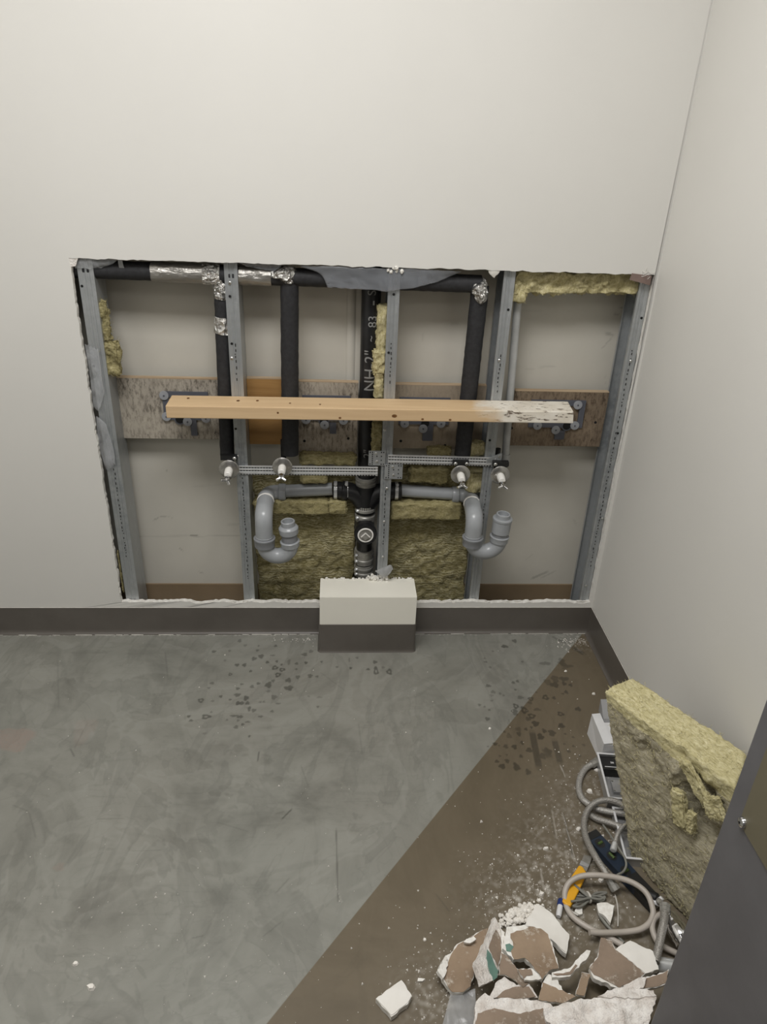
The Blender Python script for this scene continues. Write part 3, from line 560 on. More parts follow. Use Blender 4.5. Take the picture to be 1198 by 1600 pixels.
# crumpled foil elbows
def drop(label, top, bot, y, r, foils, valve_elbow=None, elbow=None):
    a = P(*top, y=y); b = P(*bot, y=y); e = thing('insulated_drop_pipe', (b[0], y, b[2]), label, 'pipe', 'black foam-covered pipes dropping to the valves')
    mesh_obj('foam_sleeve', crumple(MB().tube(seg(a, b, 50), r, 20), .0013, 55, r*900), 'black_foam', e)
    d = (b-a)/np.linalg.norm(b-a)
    for p0, p1, rr in foils:
        u = np.linalg.norm(P(*p0, y=y)-a); v_ = np.linalg.norm(P(*p1, y=y)-a)
        if P(*p0, y=y)[2] > a[2]: u = -u
        mesh_obj('foil_tape', crumple(MB().tube(seg(a+d*u, a+d*v_, 14), rr, 22), .0035, 70, 5), 'foil', e)
    if elbow:
        c = P(*elbow[:2], y=elbow[2]); q = MB(); n_ = 14; vs_ = []; 
        bm = bmesh.new(); bmesh.ops.create_icosphere(bm, subdivisions=4, radius=1)
        for v_ in bm.verts:
            p = np.array(v_.co); p = p*np.array(elbow[3]); p = p*(1+.55*nz(p, 28, 2)+.22*abs(nz(p, 70, 3))+.12*nz(p, 140, 4)); v_.co = Vector(c+p)
        q.add([v_.co for v_ in bm.verts], [[v_.index for v_ in f.verts] for f in bm.faces]); bm.free(); mesh_obj('foil_elbow', q, 'foil', e, sharp=12)
    return e, b
d1, b1 = drop('narrow foam-covered pipe with two silver tape bands, beside a steel stud', (346, 445), (355, 711),   .045, .0210, [((346, 440), (346.5, 466), .0230), ((348, 494), (348.8, 520), .0232)], elbow=(335, 437, .030, (.022, .014, .013)))
d2, b2 = drop('thick foam-covered pipe under the large crumpled foil elbow', (452, 425), (453.5, 709), .045, .0250, [], elbow=(443, 428, .034, (.040, .024, .022)))
d3, b3 = drop('foam-covered pipe leaning inward below a foil corner on the right', (750, 447), (722, 711), .045, .0245, [], elbow=(747, 452, .038, (.024, .030, .032)))

# pale bare pipe beside the fourth stud
a = P(808, 452, y=.07); b = P(789, 716, y=.07)
e = thing('grey_supply_pipe', (b[0], .07, b[2]), 'slim pale grey pipe running down to the rightmost valve', 'pipe')
mesh_obj('tube', MB().tube(seg(a+np.array([0, 0, .1]), b, 10), .0115, 16), 'pvc_light', e)
q = MB().lathe([(.0135, 0), (.0145, .004), (.0145, .022), (.0135, .026)], b-np.array([0, 0, .012]), n=20); mesh_obj('coupling', q, 'pvc_light', e)
q = MB().lathe([(.0125, 0), (.0145, .003), (.0145, .006), (.0115, .008), (.0115, .012)], b-np.array([0, 0, .026]), n=20); mesh_obj('black_ring', q, 'black_rubber', e)

# ------------------------------------------------------------------ drain stack
YS = .0925; sx_ = P(576, 600, y=YS)[0]
def zs(py): return P(572, py, y=YS)[2]
e = thing('drain_stack', (sx_, YS, 0), 'black drain stack with white lettering, steel couplings and round cleanout', 'drain pipe')
mesh_obj('stack_pipe', MB().tube(seg((sx_, YS, zs(752)), (sx_, YS, 1.36), 12), .0275, 28), 'black_abs', e)
mesh_obj('lower_pipe', MB().tube(seg((sx_, YS, 0.013), (sx_, YS, zs(812)), 6), .0255, 24), 'black_abs', e)
zt_ = zs(768)
q = MB(); q.tube([(sx_, YS, zs(756)), (sx_, YS, zs(800))], .0315, 28)
for s_ in (-1, 1):
    q.tube(spline([(sx_+s_*.086, YS, zt_+.003), (sx_+s_*.055, YS, zt_+.001), (sx_+s_*.028, YS, zt_-.012), (sx_+s_*.006, YS, zt_-.045)], 6), [.0285]*19, 24)
    q.lathe([(.030, 0), (.032, .003), (.032, .016), (.029, .019)], (sx_+s_*.058, YS, zt_+.001), (s_, 0, .05), n=28)
mesh_obj('double_tee', q, 'black_abs', e, sharp=40)
def band(c, axis, r, w_, name='hose_clamp'):
    q = MB().lathe([(r, -w_/2), (r+.0012, -w_/2), (r+.0012, w_/2), (r, w_/2)], c, axis, n=30, cap0=False, cap1=False); o = mesh_obj(name, q, 'steel_bright', e)
    return o
def clamp_screw(parent, c, axis, l=.012):
    q = MB().lathe([(.0042, -l), (.0042, l*.4), (.0055, l*.4), (.0055, l), (.003, l+.002)], c, axis, n=10); mesh_obj('clamp_screw', q, 'steel_bright', parent)
for s_, pxs in ((-1, (524, 541)), (1, (619,))):
    x_in = sx_+s_*.060; x_out = P(520 if s_ < 0 else 627, 765, y=YS)[0]
    mesh_obj('rubber_sleeve', MB().tube([(x_in, YS, zt_+.003), (x_out, YS, zt_+.004)], .0278, 24), 'black_rubber', e)
    for px in pxs:
        c = (P(px, 765, y=YS)[0], YS, zt_+.004); o = band(c, (1, 0, 0), .0282, .010); clamp_screw(o, (c[0], YS-.012, zt_+.004+.028), (0, -1, .3))
# steel couplings down the stack
for py0, py1, r, nm in ((744, 757, .0325, 'steel_coupling'), (787, 812, .0315, 'steel_coupling'), (857, 878, .0315, 'steel_coupling'), (880, 897, .0305, 'steel_coupling')):
    z1, z0 = zs(py0), zs(py1); h = z1-z0
    o = mesh_obj(nm, MB().lathe([(r-.003, 0), (r, .001), (r, h*.2), (r+.0015, h*.22), (r+.0015, h*.36), (r-.0008, h*.4), (r-.0008, h*.62), (r+.0015, h*.65), (r+.0015, h*.8), (r, h*.82), (r, h-.001), (r-.003, h)], (sx_, YS, z0), n=34), 'stainless', e, sharp=25)
    if py0 > 760:
        for u in (.29, .72): clamp_screw(o, (sx_-r*.72, YS-r*.72, z0+h*u), (-.6, -.5, .6), .008)
mesh_obj('clamp_ring', MB().lathe([(.028, 0), (.031, .002), (.031, .012), (.028, .014)], (sx_, YS, zs(906)), n=30), 'black_rubber', e)
# cleanout tee facing the room
cz = P(571, 837, y=.012)[2]; cx_ = P(571, 837, y=.012)[0]
mesh_obj('cleanout_body', MB().lathe([(.030, -.05), (.030, .02), (.0345, .022), (.0360, .028), (.0360, .044), (.034, .048), (.0268, .048), (.0262, .044)], (cx_, .062, cz), (0, -1, .0), n=36), 'black_abs', e)
co = mesh_obj('cleanout_plug', MB().lathe([(.0265, .040), (.0255, .047), (.0205, .0485), (.0195, .046), (.002, .0455)], (cx_, .062, cz), (0, -1, 0), n=36), 'stainless', e)
mesh_obj('seal_ring', MB().lathe([(.0203, .0478), (.0215, .0496), (.0243, .0496), (.0256, .0475)], (cx_, .062, cz), (0, -1, 0), n=36, cap0=False, cap1=False), 'nylon_white', co)
Mx = Matrix.Translation((cx_, .012, cz-.002))@Matrix.Rotation(math.radians(45), 4, 'Y')
mesh_obj('square_head', MB().box((-.0095, -.004, -.0095), (.0095, .005, .0095), Mx), 'stainless', co, smooth=False)
q = MB()
for a_, b_ in (((-.011, -.0052, .0075), (.0105, -.003, .0105)), ((-.011, -.0052, -.0105), (-.0078, -.003, .0075))):
    q.box(a_, b_, Mx)
mesh_obj('head_highlight', q, 'nylon_white', co, smooth=False)  # white strips standing in for the highlight on the head's two upper edges
# white lettering, reading up the pipe
def lettering(txt, z0, size, parent, x, y, r, off=0):
    cu = bpy.data.curves.new('txt', 'FONT'); cu.body = txt; cu.size = size; ob = bpy.data.objects.new('txt', cu); COL.objects.link(ob)
    dg = bpy.context.evaluated_depsgraph_get(); me = bpy.data.meshes.new_from_object(ob.evaluated_get(dg)); q = MB(); vs_ = []
    bm = bmesh.new(); bm.from_mesh(me); bmesh.ops.subdivide_edges(bm, edges=[e_ for e_ in bm.edges if e_.calc_length() > size*.15], cuts=2); bmesh.ops.triangulate(bm, faces=bm.faces)
    for v_ in bm.verts:
        u, h = v_.co.x, v_.co.y-size*.35+off; a = -h/r; vs_.append((x+r*math.sin(a), y-r*math.cos(a)-.0004, z0+u))
    q.add(vs_, [[v_.index for v_ in f.verts] for f in bm.faces]); bm.free(); bpy.data.objects.remove(ob); bpy.data.meshes.remove(me)
    mesh_obj('white_lettering', q, 'ink_white', parent, smooth=False)
for txt, py, s_, of in (('NH-2"', 612, .046, .0), ('~', 534, .03, 0), ('83', 512, .034, -.004), ('-', 478, .05, 0), ('S', 462, .034, 0)):
    lettering(txt, P(576, py, y=YS-.0275)[2], s_, e, sx_, YS, .0278, of)
lettering('2"', P(572, 716, y=YS-.0275)[2], .034, e, sx_, YS, .0278, 0)

# ------------------------------------------------------------------ grey traps
def trap(label, arm0, arm1, E, G, nutz, inx, uz, ur, insecs, lean):
    yt = G[1]; e = thing('waste_trap', (G[0], yt, uz-ur-.025), label, 'waste trap', 'grey plastic traps')
    s_ = 1 if arm0[0] > E[0] else -1   # side the arm comes from
    mesh_obj('drain_arm', MB().tube(seg(arm0, arm1, 4), .0205, 28), 'pvc_grey', e)
    el = fillet(np.array(E)+np.array([s_*.06, 0, 0]), E, np.array(G), .040, 11)
    mesh_obj('arm_elbow', MB().tube([np.array(E)+np.array([s_*.046, 0, .0])]+el+[np.array(E)*.45+np.array(G)*.55], .0238, 28), 'pvc_grey', e)
    mesh_obj('elbow_hub', MB().lathe([(.021, 0), (.0262, .001), (.0275, .004), (.0275, .020), (.0245, .024)], np.array(E)+np.array([s_*.060, 0, 0]), (-s_, 0, 0), n=30), 'pvc_grey', e)
    gd = (np.array(G)-np.array(E)); gd /= np.linalg.norm(gd)
    hub = mesh_obj('riser_hub', MB().lathe([(.0225, 0), (.0262, .001), (.0262, .020), (.0242, .022)], np.array(E)+gd*.040, gd, n=30), 'pvc_grey', e)
    mesh_obj('glue_smear', crumple(MB().lathe([(.0235, .0), (.0268, .001), (.0268, .005), (.0245, .007)], np.array(E)+gd*.058, gd, n=30, cap0=False, cap1=False), .0015, 140), 'paint_scuff', hub)
    down = [G[0], yt, nutz]
    tl = [np.array(E)+gd*.075]+fillet(np.array(E), G, down, .036, 11)+[np.array(down)]
    mesh_obj('trap_elbow', MB().tube(tl, [.0262]+[.0265]*6+[.0262]*(len(tl)-7), 28), 'pvc_grey', e)
    nt = mesh_obj('slip_nut', MB().lathe([(.0262, -.016), (.0305, -.014), (.0312, .006), (.0328, .0085), (.0328, .013), (.0300, .0145), (.0255, .0145)], down, n=34), 'pvc_dark', e)
    mesh_obj('nut_ring', MB().lathe([(.0255, .0144), (.0275, .018), (.0268, .020), (.0250, .020)], down, n=34), 'pvc_grey', nt)
    cx0 = (G[0]+inx)/2; hw = (inx-G[0])/2
    ub = [np.array([G[0], yt, nutz-.008])]+[np.array([cx0-hw*math.cos(a), yt, uz-ur*math.sin(a)]) for a in np.linspace(0, math.pi, 17)]
    ax = Vector(lean).normalized(); top = ub[-1]+np.array(ax)*.012; ub.append(top)
    mesh_obj('trap_bend', MB().tube(ub, .0245, 28), 'pvc_grey', e)
    base_ = ub[-2]
    for nm, prof, m_, c1 in insecs: mesh_obj(nm, MB().lathe(prof, base_, ax, n=32, cap1=c1), m_, e)
    return e
YA = .0925; arm1 = P(434, 768, y=YA); El = P(417, 772, y=YA); El[2] = arm1[2]-.002
trap('grey plastic trap left of the drain stack', P(519, 764, y=YA), (arm1[0], YA, arm1[2]), (El[0], YA, El[2]), (-.2160, -.062, .474), .384, -.139, .372, .0385,
     [('inlet_collar', [(.0245, -.004), (.0280, -.002), (.0290, .010), (.0300, .014), (.0275, .016), (.0235, .016)], 'pvc_grey', True),
      ('inlet_tube', [(.0240, .010), (.0240, .046)], 'pvc_dark', True),
      ('inlet_coupling', [(.0235, .040), (.0285, .042), (.0298, .056), (.0298, .060), (.0255, .066), (.0215, .068)], 'pvc_grey', True),
      ('inlet_tip', [(.0212, .064), (.0212, .082), (.0188, .084), (.0165, .083), (.0160, .066), (.003, .064)], 'pvc_grey', True)], (-.07, 0, 1))
arm1 = P(714, 772, y=YA); Er = P(734, 775, y=YA); Er[2] = arm1[2]-.002
trap('grey plastic trap right of the drain stack', P(624, 766, y=YA), (arm1[0], YA, arm1[2]), (Er[0], YA, Er[2]), (.4190, -.062, .470), .391, .5010, .392, .040,
     [('inlet_collar', [(.0245, -.004), (.0280, -.002), (.0290, .012), (.0302, .016), (.0275, .018), (.0235, .018)], 'pvc_grey', True),
      ('inlet_tube', [(.0245, .010), (.0245, .034)], 'pvc_dark', True),
      ('inlet_coupling', [(.0235, .028), (.0280, .030), (.0285, .070), (.0302, .072), (.0302, .078), (.0275, .080), (.0215, .080)], 'pvc_grey', True),
      ('inlet_tip', [(.0214, .076), (.0214, .092), (.0188, .094), (.0165, .093), (.0160, .078), (.003, .076)], 'pvc_grey', True)], (.05, 0, 1))

# ------------------------------------------------------------------ perforated support rails
def rail(label, xa, xb, za, zb, plate, h=.030):
    e = thing('support_rail', ((xa+xb)/2, .008, min(za, zb)), label, 'rail', 'perforated steel support rails'); y0 = .0155
    def pr(z): return [(y0, z-h/2), (y0-.0025, z-h/2+.0005), (y0-.0025, z-h*.36), (y0-.0015, z-h*.30), (y0-.0055, z-h*.24), (y0-.0055, z-h*.14), (y0-.0015, z-h*.08), (y0-.0015, z+.001), (y0-.0055, z+h*.06), (y0-.0055, z+h*.17), (y0-.0015, z+h*.22), (y0-.0015, z+h*.32), (y0-.005, z+h*.38), (y0-.005, z+h*.5), (y0, z+h*.5)]
    q = MB(); A_, B_ = pr(za), pr(zb); n_ = len(A_); q.add([(xa, a, b) for a, b in A_]+[(xb, a, b) for a, b in B_], [(k, (k+1) % n_, n_+(k+1) % n_, n_+k) for k in range(n_)]+[tuple(range(n_)), tuple(range(n_, 2*n_))])
    mesh_obj('channel', q, 'steel_bright', e, sharp=20)
    q = MB(); x = xa+.006
    while x < xb-.006:
        z = za+(zb-za)*(x-xa)/(xb-xa)
        for dz, yy in ((-.04*h, .0019), (.27*h, .0019), (-.43*h, .0029)): q.box((x-.0028, y0-yy, z+dz-.0013), (x+.0028, y0-.0010, z+dz+.0013))
        x += .0085
    tag(mesh_obj('slots', q, 'dark_hole', e, smooth=False), kind='stuff')
    (px0, py0, px1, py1) = plate; yp = .0145; a = P(px0, py0, y=yp); b = P(px1, py1, y=yp); q = MB().box((a[0], yp-.0025, b[2]), (b[0], yp, a[2])); pt = mesh_obj('end_plate', q, 'galvanised', e, smooth=False)
    q = MB()
    for i in range(7):
        for j in range(7):
            if (i == 1) or (i == 5 and j % 2 == 0) or (i == 3 and j in (1, 4)) or (i in (0, 6) and j in (0, 6)):
                x = a[0]+(b[0]-a[0])*(i+.7)/7.4; z = b[2]+(a[2]-b[2])*(j+.7)/7.4; q.box((x-.0016, yp-.0029, z-.0018), (x+.0016, yp-.0024, z+.0018))
    tag(mesh_obj('perforations', q, 'dark_hole', pt, smooth=False), kind='stuff')
    for px, py in ((px0+.45*(px1-px0), py0+.2*(py1-py0)), (px0+.5*(px1-px0), py0+.75*(py1-py0))):
        p = P(px, py, y=yp-.003); mesh_obj('screw', MB().lathe([(.0042, 0), (.0042, .0016), (.002, .003)], (p[0], yp-.0025, p[2]), (0, -1, 0), n=12), 'screw_zinc', e)
    return e
a = P(384, 735, y=.012); b = P(590, 737, y=.012); rail('ribbed steel rail left of the drain stack, above the left trap', a[0]-.02, b[0], a[2], b[2], (601, 725, 628, 748))
a = P(612, 718, y=.012); b = P(760, 722, y=.012); rail('ribbed steel rail right of the drain stack, behind a foam pipe end', a[0]-.012, b[0]+.02, a[2], b[2], (576, 704, 601, 727))
p = P(776, 716, y=.012); e = thing('steel_clip', (p[0], .012, p[2]-.015), 'small riveted steel clip on the stud beside the rightmost valve', 'clip')
mesh_obj('plate', MB().hexa([(p[0]-.03, .010, p[2]-.016), (p[0]+.014, .010, p[2]-.016), (p[0]-.03, .0155, p[2]-.016), (p[0]+.014, .0155, p[2]-.016), (p[0]-.03, .010, p[2]-.002), (p[0]+.014, .010, p[2]+.017), (p[0]-.03, .0155, p[2]-.002), (p[0]+.014, .0155, p[2]+.017)]), 'galvanised', e, smooth=False)
for dx, dz in ((.006, .006), (-.004, -.004), (.006, -.008)): mesh_obj('rivet', MB().lathe([(.004, 0), (.003, .003)], (p[0]+dx, .0098, p[2]+dz), (0, -1, 0), n=10), 'screw_zinc', e)

# ------------------------------------------------------------------ shut-off valves
def valve(px, py, label, clamp, rot, top=None):
    c = P(px, py, y=-.012); e = thing('shutoff_valve', (c[0], -.03, c[2]-.03), label, 'valve', 'chrome shut-off valves')
    mesh_obj('escutcheon', MB().lathe([(.0285, -.001), (.0295, .002), (.0275, .0035), (.021, .0055), (.0125, .007)], c, (0, -1, 0), n=36), 'escutcheon', e, sharp=50)
    mesh_obj('nipple', MB().lathe([(.0105, .004), (.0118, .008), (.0118, .024), (.0105, .027), (.0105, .034), (.0085, .036)], c, (0, -1, -.12), n=24), 'nylon_white', e)
    q = MB(); k = c+np.array([0, -.040, -.010])
    q.lathe([(.007, 0), (.0085, .002), (.0085, .014), (.006, .016)], k+np.array([0, .006, 0]), (0, -1, -.2), n=8); bd = mesh_obj('valve_body', q, 'chrome', e, sharp=30)
    q = MB(); 
    for a in (rot, rot+2.1, rot+4.2):
        d = np.array([math.cos(a), -.25, math.sin(a)*.75]); q.tube([k+np.array([0, -.012, -.002]), k+np.array([0, -.012, -.002])+d*.010, k+np.array([0, -.013, -.002])+d*.017], [.0042, .0038, .0045], 10)
    mesh_obj('handle', q, 'chrome', bd)
    mesh_obj('stub_pipe', MB().tube([c+np.array([0, .001, 0]), c+np.array([0, .055, .0]), c+np.array([0, .062, .012]), c+np.array([0, .063, .06])] if top is None else [c+np.array([0, .001, 0]), c+np.array([0, .05, 0]), np.array(top)], .0085, 14), 'black_rubber', e)
    if clamp:
        q = MB().box((c[0]-.024, -.008, c[2]+.026), (c[0]+.024, .008, c[2]+.040)); cl = mesh_obj('black_clamp', q, 'black_plastic', e, smooth=False)
        for s_ in clamp: mesh_obj('clamp_screw', MB().lathe([(.0055, 0), (.0055, .003), (.003, .0048)], (c[0]+s_*.017, -.008, c[2]+.033), (0, -1, 0), n=14), 'screw_zinc', cl)
    return e
valve(358, 733, 'leftmost chrome valve, under the narrow taped pipe', (1,), -1.2)
valve(441, 729, 'chrome valve under the thick middle foam pipe', (), 3.6)
valve(719, 741, 'chrome valve hanging on the right rail above the right trap elbow', (-1, 1), -.6)
valve(781, 742, 'rightmost chrome valve, on the slim pale pipe', (-1,), -.7)

# ------------------------------------------------------------------ mineral wool
def slab(c8, res, amp, sc, seed=0, fine=.25, edge=0.):
    """closed displaced hexahedron; c8 ordered like box corners"""
    c8 = [np.array(p, float) for p in c8]; nu, nv, nw = res; idx = {}; q = MB(); V = []
    cen = sum(c8)/8
    def tri(u, v, w_):
        a = lambda z: (c8[z]*(1-u)+c8[z+1]*u)*(1-v)+(c8[z+2]*(1-u)+c8[z+3]*u)*v
        return a(0)*(1-w_)+a(4)*w_
    def vid(i, j, k):
        if (i, j, k) not in idx:
            p = tri(i/nu, j/nv, k/nw)
            nrm = np.array([(-1 if i == 0 else 1 if i == nu else 0), (-1 if j == 0 else 1 if j == nv else 0), (-1 if k == 0 else 1 if k == nw else 0)], float)
            e1 = (c8[1]-c8[0]); e2 = (c8[2]-c8[0]); e3 = (c8[4]-c8[0])
            nd = nrm[0]*e1/np.linalg.norm(e1)+nrm[1]*e2/np.linalg.norm(e2)+nrm[2]*e3/np.linalg.norm(e3); nd = nd/(np.linalg.norm(nd)+1e-9)
            d = amp*(nz(p, sc, seed)+.5*nz(p, sc*2.3, seed+1)+fine*nz(p, sc*6, seed+2))
            if abs(nrm).sum() > 1: d -= edge
            j3 = np.array([nz(p, sc*1.5, seed+4), nz(p, sc*1.5, seed+5), nz(p, sc*1.5, seed+6)])*amp*.4
            idx[(i, j, k)] = len(V); V.append(p+nd*d+j3)
        return idx[(i, j, k)]
    fs = []
    for i in range(nu):
        for j in range(nv): fs += [(vid(i, j, 0), vid(i, j+1, 0), vid(i+1, j+1, 0), vid(i+1, j, 0)), (vid(i, j, nw), vid(i+1, j, nw), vid(i+1, j+1, nw), vid(i, j+1, nw))]
    for i in range(nu):
        for k in range(nw): fs += [(vid(i, 0, k), vid(i+1, 0, k), vid(i+1, 0, k+1), vid(i, 0, k+1)), (vid(i, nv, k), vid(i, nv, k+1), vid(i+1, nv, k+1), vid(i+1, nv, k))]
    for j in range(nv):
        for k in range(nw): fs += [(vid(0, j, k), vid(0, j, k+1), vid(0, j+1, k+1), vid(0, j+1, k)), (vid(nu, j, k), vid(nu, j+1, k), vid(nu, j+1, k+1), vid(nu, j, k+1))]
    return q.add(V, fs)
def fibres(parent, mb, count, length, m, seed=0, width=.0006):
    r = random.Random(seed); q = MB(); cen = np.mean(np.array(mb.v), 0)
    for k in range(count):
        f = r.choice(mb.f); p = np.mean([mb.v[i] for i in f], 0); a, b, c = [np.array(mb.v[i]) for i in f[:3]]; n_ = np.cross(b-a, c-a); n_ /= (np.linalg.norm(n_)+1e-9)
        if np.dot(n_, p-cen) < 0: n_ = -n_
        d = (b-a)/(np.linalg.norm(b-a)+1e-9)*r.uniform(-1, 1)+n_*r.uniform(.1, .7)+np.array([r.uniform(-.6, .6) for _ in '123']); d = d/np.linalg.norm(d)*length*r.uniform(.4, 1.3)
        s_ = np.cross(d, n_); s_ = s_/(np.linalg.norm(s_)+1e-9)*width; q.add([p-s_, p+s_, p+d*.6+n_*length*.1, p+d], [(0, 1, 2), (0, 2, 3)])
    tag(mesh_obj('loose_fibres', q, m, parent, smooth=False), kind='stuff')
def hexbox(x0, x1, y0, y1, z0, z1): return [(x, y, z) for z in (z0, z1) for y in (y0, y1) for x in (x0, x1)]
def woolthing(name, label, c8, res, amp, sc, m, seed, fib=200, flen=.008, fm='wool_pale', edge=0., fine=.25, group=None):
    c8 = [np.array(p, float) for p in c8]; lo = np.min(c8, 0); ctr = np.mean(c8, 0); e = thing(name, (ctr[0], ctr[1], lo[2]), label, 'insulation', group)
    q = slab(c8, res, amp, sc, seed, fine, edge); mesh_obj('batt', q, m, e, sharp=70)
    if fib: fibres(e, q, fib, flen, fm, seed)
    return e
G_ = 'mineral wool left in the wall'
# lower cavity batts
a = P(393, 800, y=.085)[0]; zt1 = P(450, 745, y=.117)[2]
woolthing('cavity_batt', 'rippled mineral wool batt filling the bay behind the left trap', hexbox(-.262, .060, .117, .138, .014, zt1+.01), (60, 6, 90), .008, 30, 'wool_rippled', 1, 700, .007, group=G_)
woolthing('cavity_batt', 'rippled mineral wool batt filling the bay behind the right trap', hexbox(.1675, .444, .117, .138, .014, P(680, 728, y=.117)[2]+.01), (60, 6, 90), .008, 30, 'wool_rippled', 2, 700, .007, group=G_)
# protruding torn strips
def strip(px0, py0, px1, py1, ya, yb, **k):
    a = P(px0, py0, y=ya); b = P(px1, py1, y=ya); return hexbox(min(a[0], b[0]), max(a[0], b[0]), ya, yb, min(a[2], b[2]), max(a[2], b[2]))
woolthing('wool_strip', 'torn strip of mineral wool under the left drain arm', strip(396, 783, 514, 805, .066, .113), (40, 8, 12), .006, 40, 'wool_olive', 3, 250, edge=.004, group=G_)
woolthing('wool_strip', 'small folded wool lump beside the left rubber sleeve', strip(513, 784, 541, 805, .060, .113), (14, 8, 12), .006, 45, 'wool_olive', 4, 100, edge=.006, group=G_)
woolthing('wool_strip', 'torn strip of mineral wool under the right drain arm', strip(611, 787, 720, 814, .060, .113), (40, 8, 12), .006, 36, 'wool_olive', 5, 250, edge=.005, group=G_)
woolthing('wool_strip', 'wool tuft peeping out under the flecked plywood board', strip(468, 711, 556, 728, .055, .088), (26, 8, 8), .006, 45, 'wool_olive', 6, 150, edge=.005, group=G_)
woolthing('wool_strip', 'ragged wool tuft between the right rail and right drain arm', strip(640, 733, 700, 756, .068, .112), (22, 8, 10), .008, 45, 'wool_olive', 7, 180, edge=.006, group=G_)
woolthing('wool_strip', 'pale crumbly wool tuft beside the hanging right valve', strip(733, 738, 756, 772, .055, .112), (12, 8, 14), .007, 50, 'wool_pale', 8, 150, edge=.006, group=G_)
woolthing('wool_strip', 'wool tuft above the right rail beside the dark stud', strip(734, 694, 757, 713, .045, .085), (12, 8, 10), .006, 50, 'wool_pale', 9, 120, edge=.006, group=G_)
woolthing('wool_strip', 'dull wool wad tucked above the right rail under the plain board', strip(668, 701, 706, 713, .055, .087), (16, 8, 8), .005, 50, 'wool_olive', 10, 90, edge=.005, group=G_)
woolthing('wool_strip', 'wool wad above the left drain arm beside the stack', strip(470, 745, 512, 757, .070, .112), (18, 6, 8), .006, 45, 'wool_olive', 19, 90, edge=.005, group=G_)
# upper right piece
c8 = strip(808, 422, 998, 462, .030, .105); q8 = [np.array(p) for p in c8]; q8[0][2] += -.004; q8[2][2] += -.004; q8[1][2] += .004
woolthing('wool_hanging', 'ragged mineral wool hanging along the top right of the opening', q8, (70, 14, 22), .015, 30, 'wool_pale', 11, 1400, .013, edge=.006, group=G_)
woolthing('wool_hanging', 'small wool flap drooping at the left end of the hanging wool', strip(803, 442, 820, 474, .028, .070), (12, 8, 14), .008, 40, 'wool_pale', 12, 150, .010, edge=.007, group=G_)
# slivers beside the stack
woolthing('wool_sliver', 'upper narrow wool sliver wedged between drain stack and stud', strip(590, 477, 604, 552, .045, .085), (8, 8, 36), .005, 50, 'wool_pale', 13, 160, edge=.004, group=G_)
woolthing('wool_sliver', 'bulging wool sliver halfway down beside the drain stack', strip(583, 550, 602, 585, .035, .080), (12, 8, 20), .007, 45, 'wool_pale', 14, 160, edge=.006, group=G_)
woolthing('wool_sliver', 'wool sliver just above the beam beside the drain stack', strip(586, 582, 599, 624, .040, .080), (8, 8, 22), .005, 50, 'wool_pale', 15, 130, edge=.004, group=G_)
woolthing('wool_sliver', 'olive wool sliver just below the beam beside the drain stack', strip(582, 660, 597, 716, .040, .075), (8, 8, 26), .005, 50, 'wool_olive', 16, 130, edge=.004, group=G_)
# shreds on the old wall at left
woolthing('wool_shred', 'thick shred of wool on the old wall above the left board', strip(157, 534, 189, 588, .022, .050), (18, 6, 26), .009, 45, 'wool_olive', 17, 300, .012, 'wool_olive', edge=.008, group=G_)
woolthing('wool_shred', 'thin wisp of wool higher up beside the left stud', strip(150, 470, 172, 534, .026, .050), (8, 6, 26), .008, 45, 'wool_olive', 18, 200, .012, 'wool_olive', edge=.006, group=G_)
woolthing('wool_shred', 'strand of olive wool behind the cut edge at bottom left', strip(182, 862, 194, 926, .022, .034), (6, 6, 26), .003, 60, 'wool_olive', 20, 100, .006, 'wool_olive', edge=.003, group=G_)

# ------------------------------------------------------------------ torn plastic sheet, paper and board scraps at the rim
def film(name, label, px, ya, m, amp=.004, seed=0, nsub=10, cat='plastic film', th=None):
    """px: list of rows, each row list of (px,py,y) -> bilinear grid"""
    rows = [[P(a, b, y=c) for a, b, c in row] for row in px]; R_ = [spline(r, nsub) for r in rows]; cols = [spline([r[k] for r in R_], nsub) for k in range(len(R_[0]))]
    nI, nJ = len(cols), len(cols[0]); q = MB(); V = []
    for i in range(nI):
        for j in range(nJ):
            p = cols[i][j]; V.append(p+np.array([0, 1, 0])*amp*(nz(p, 28, seed)+.5*nz(p, 70, seed+1))+np.array([0, 0, 1])*(.004*nz((i*.5, j*.5, seed), .9) if j in (0, nJ-1) else 0))
    q.add(V, [(i*nJ+j, i*nJ+j+1, (i+1)*nJ+j+1, (i+1)*nJ+j) for i in range(nI-1) for j in range(nJ-1)])
    o = tag(mesh_obj(name, q, m, sharp=60), label, cat); sm = o.modifiers.new('s', 'SOLIDIFY'); sm.thickness = .0004; return o
film('plastic_sheet', 'smoky plastic sheet torn across the top middle of the opening', [[(468, 416, .004), (560, 418, .003), (640, 420, .003), (722, 424, .004)], [(500, 428, .009), (560, 436, .007), (630, 440, .006), (705, 431, .010)], [(512, 449, .011), (560, 452, .009), (622, 454, .008), (680, 442, .011)]], 0, 'polythene_smoky', .003, 3)
film('plastic_sheet', 'clear plastic scrap at the top left corner over the stud', [[(118, 404, .010), (150, 402, .006), (186, 403, .006)], [(117, 411, .010), (148, 411, .006), (176, 412, .010)], [(116, 419, .013), (140, 420, .010), (160, 417, .016)]], 0, 'polythene', .003, 5)
film('plastic_sheet', 'narrow plastic ribbon dangling over the header pipe at left', [[(183, 402, .006), (187, 403, .006), (190, 404, .006)], [(187, 420, .022), (191, 420, .022), (195, 420, .022)], [(196, 436, .030), (200, 437, .030), (206, 437, .030)]], 0, 'polythene_heavy', .002, 6)
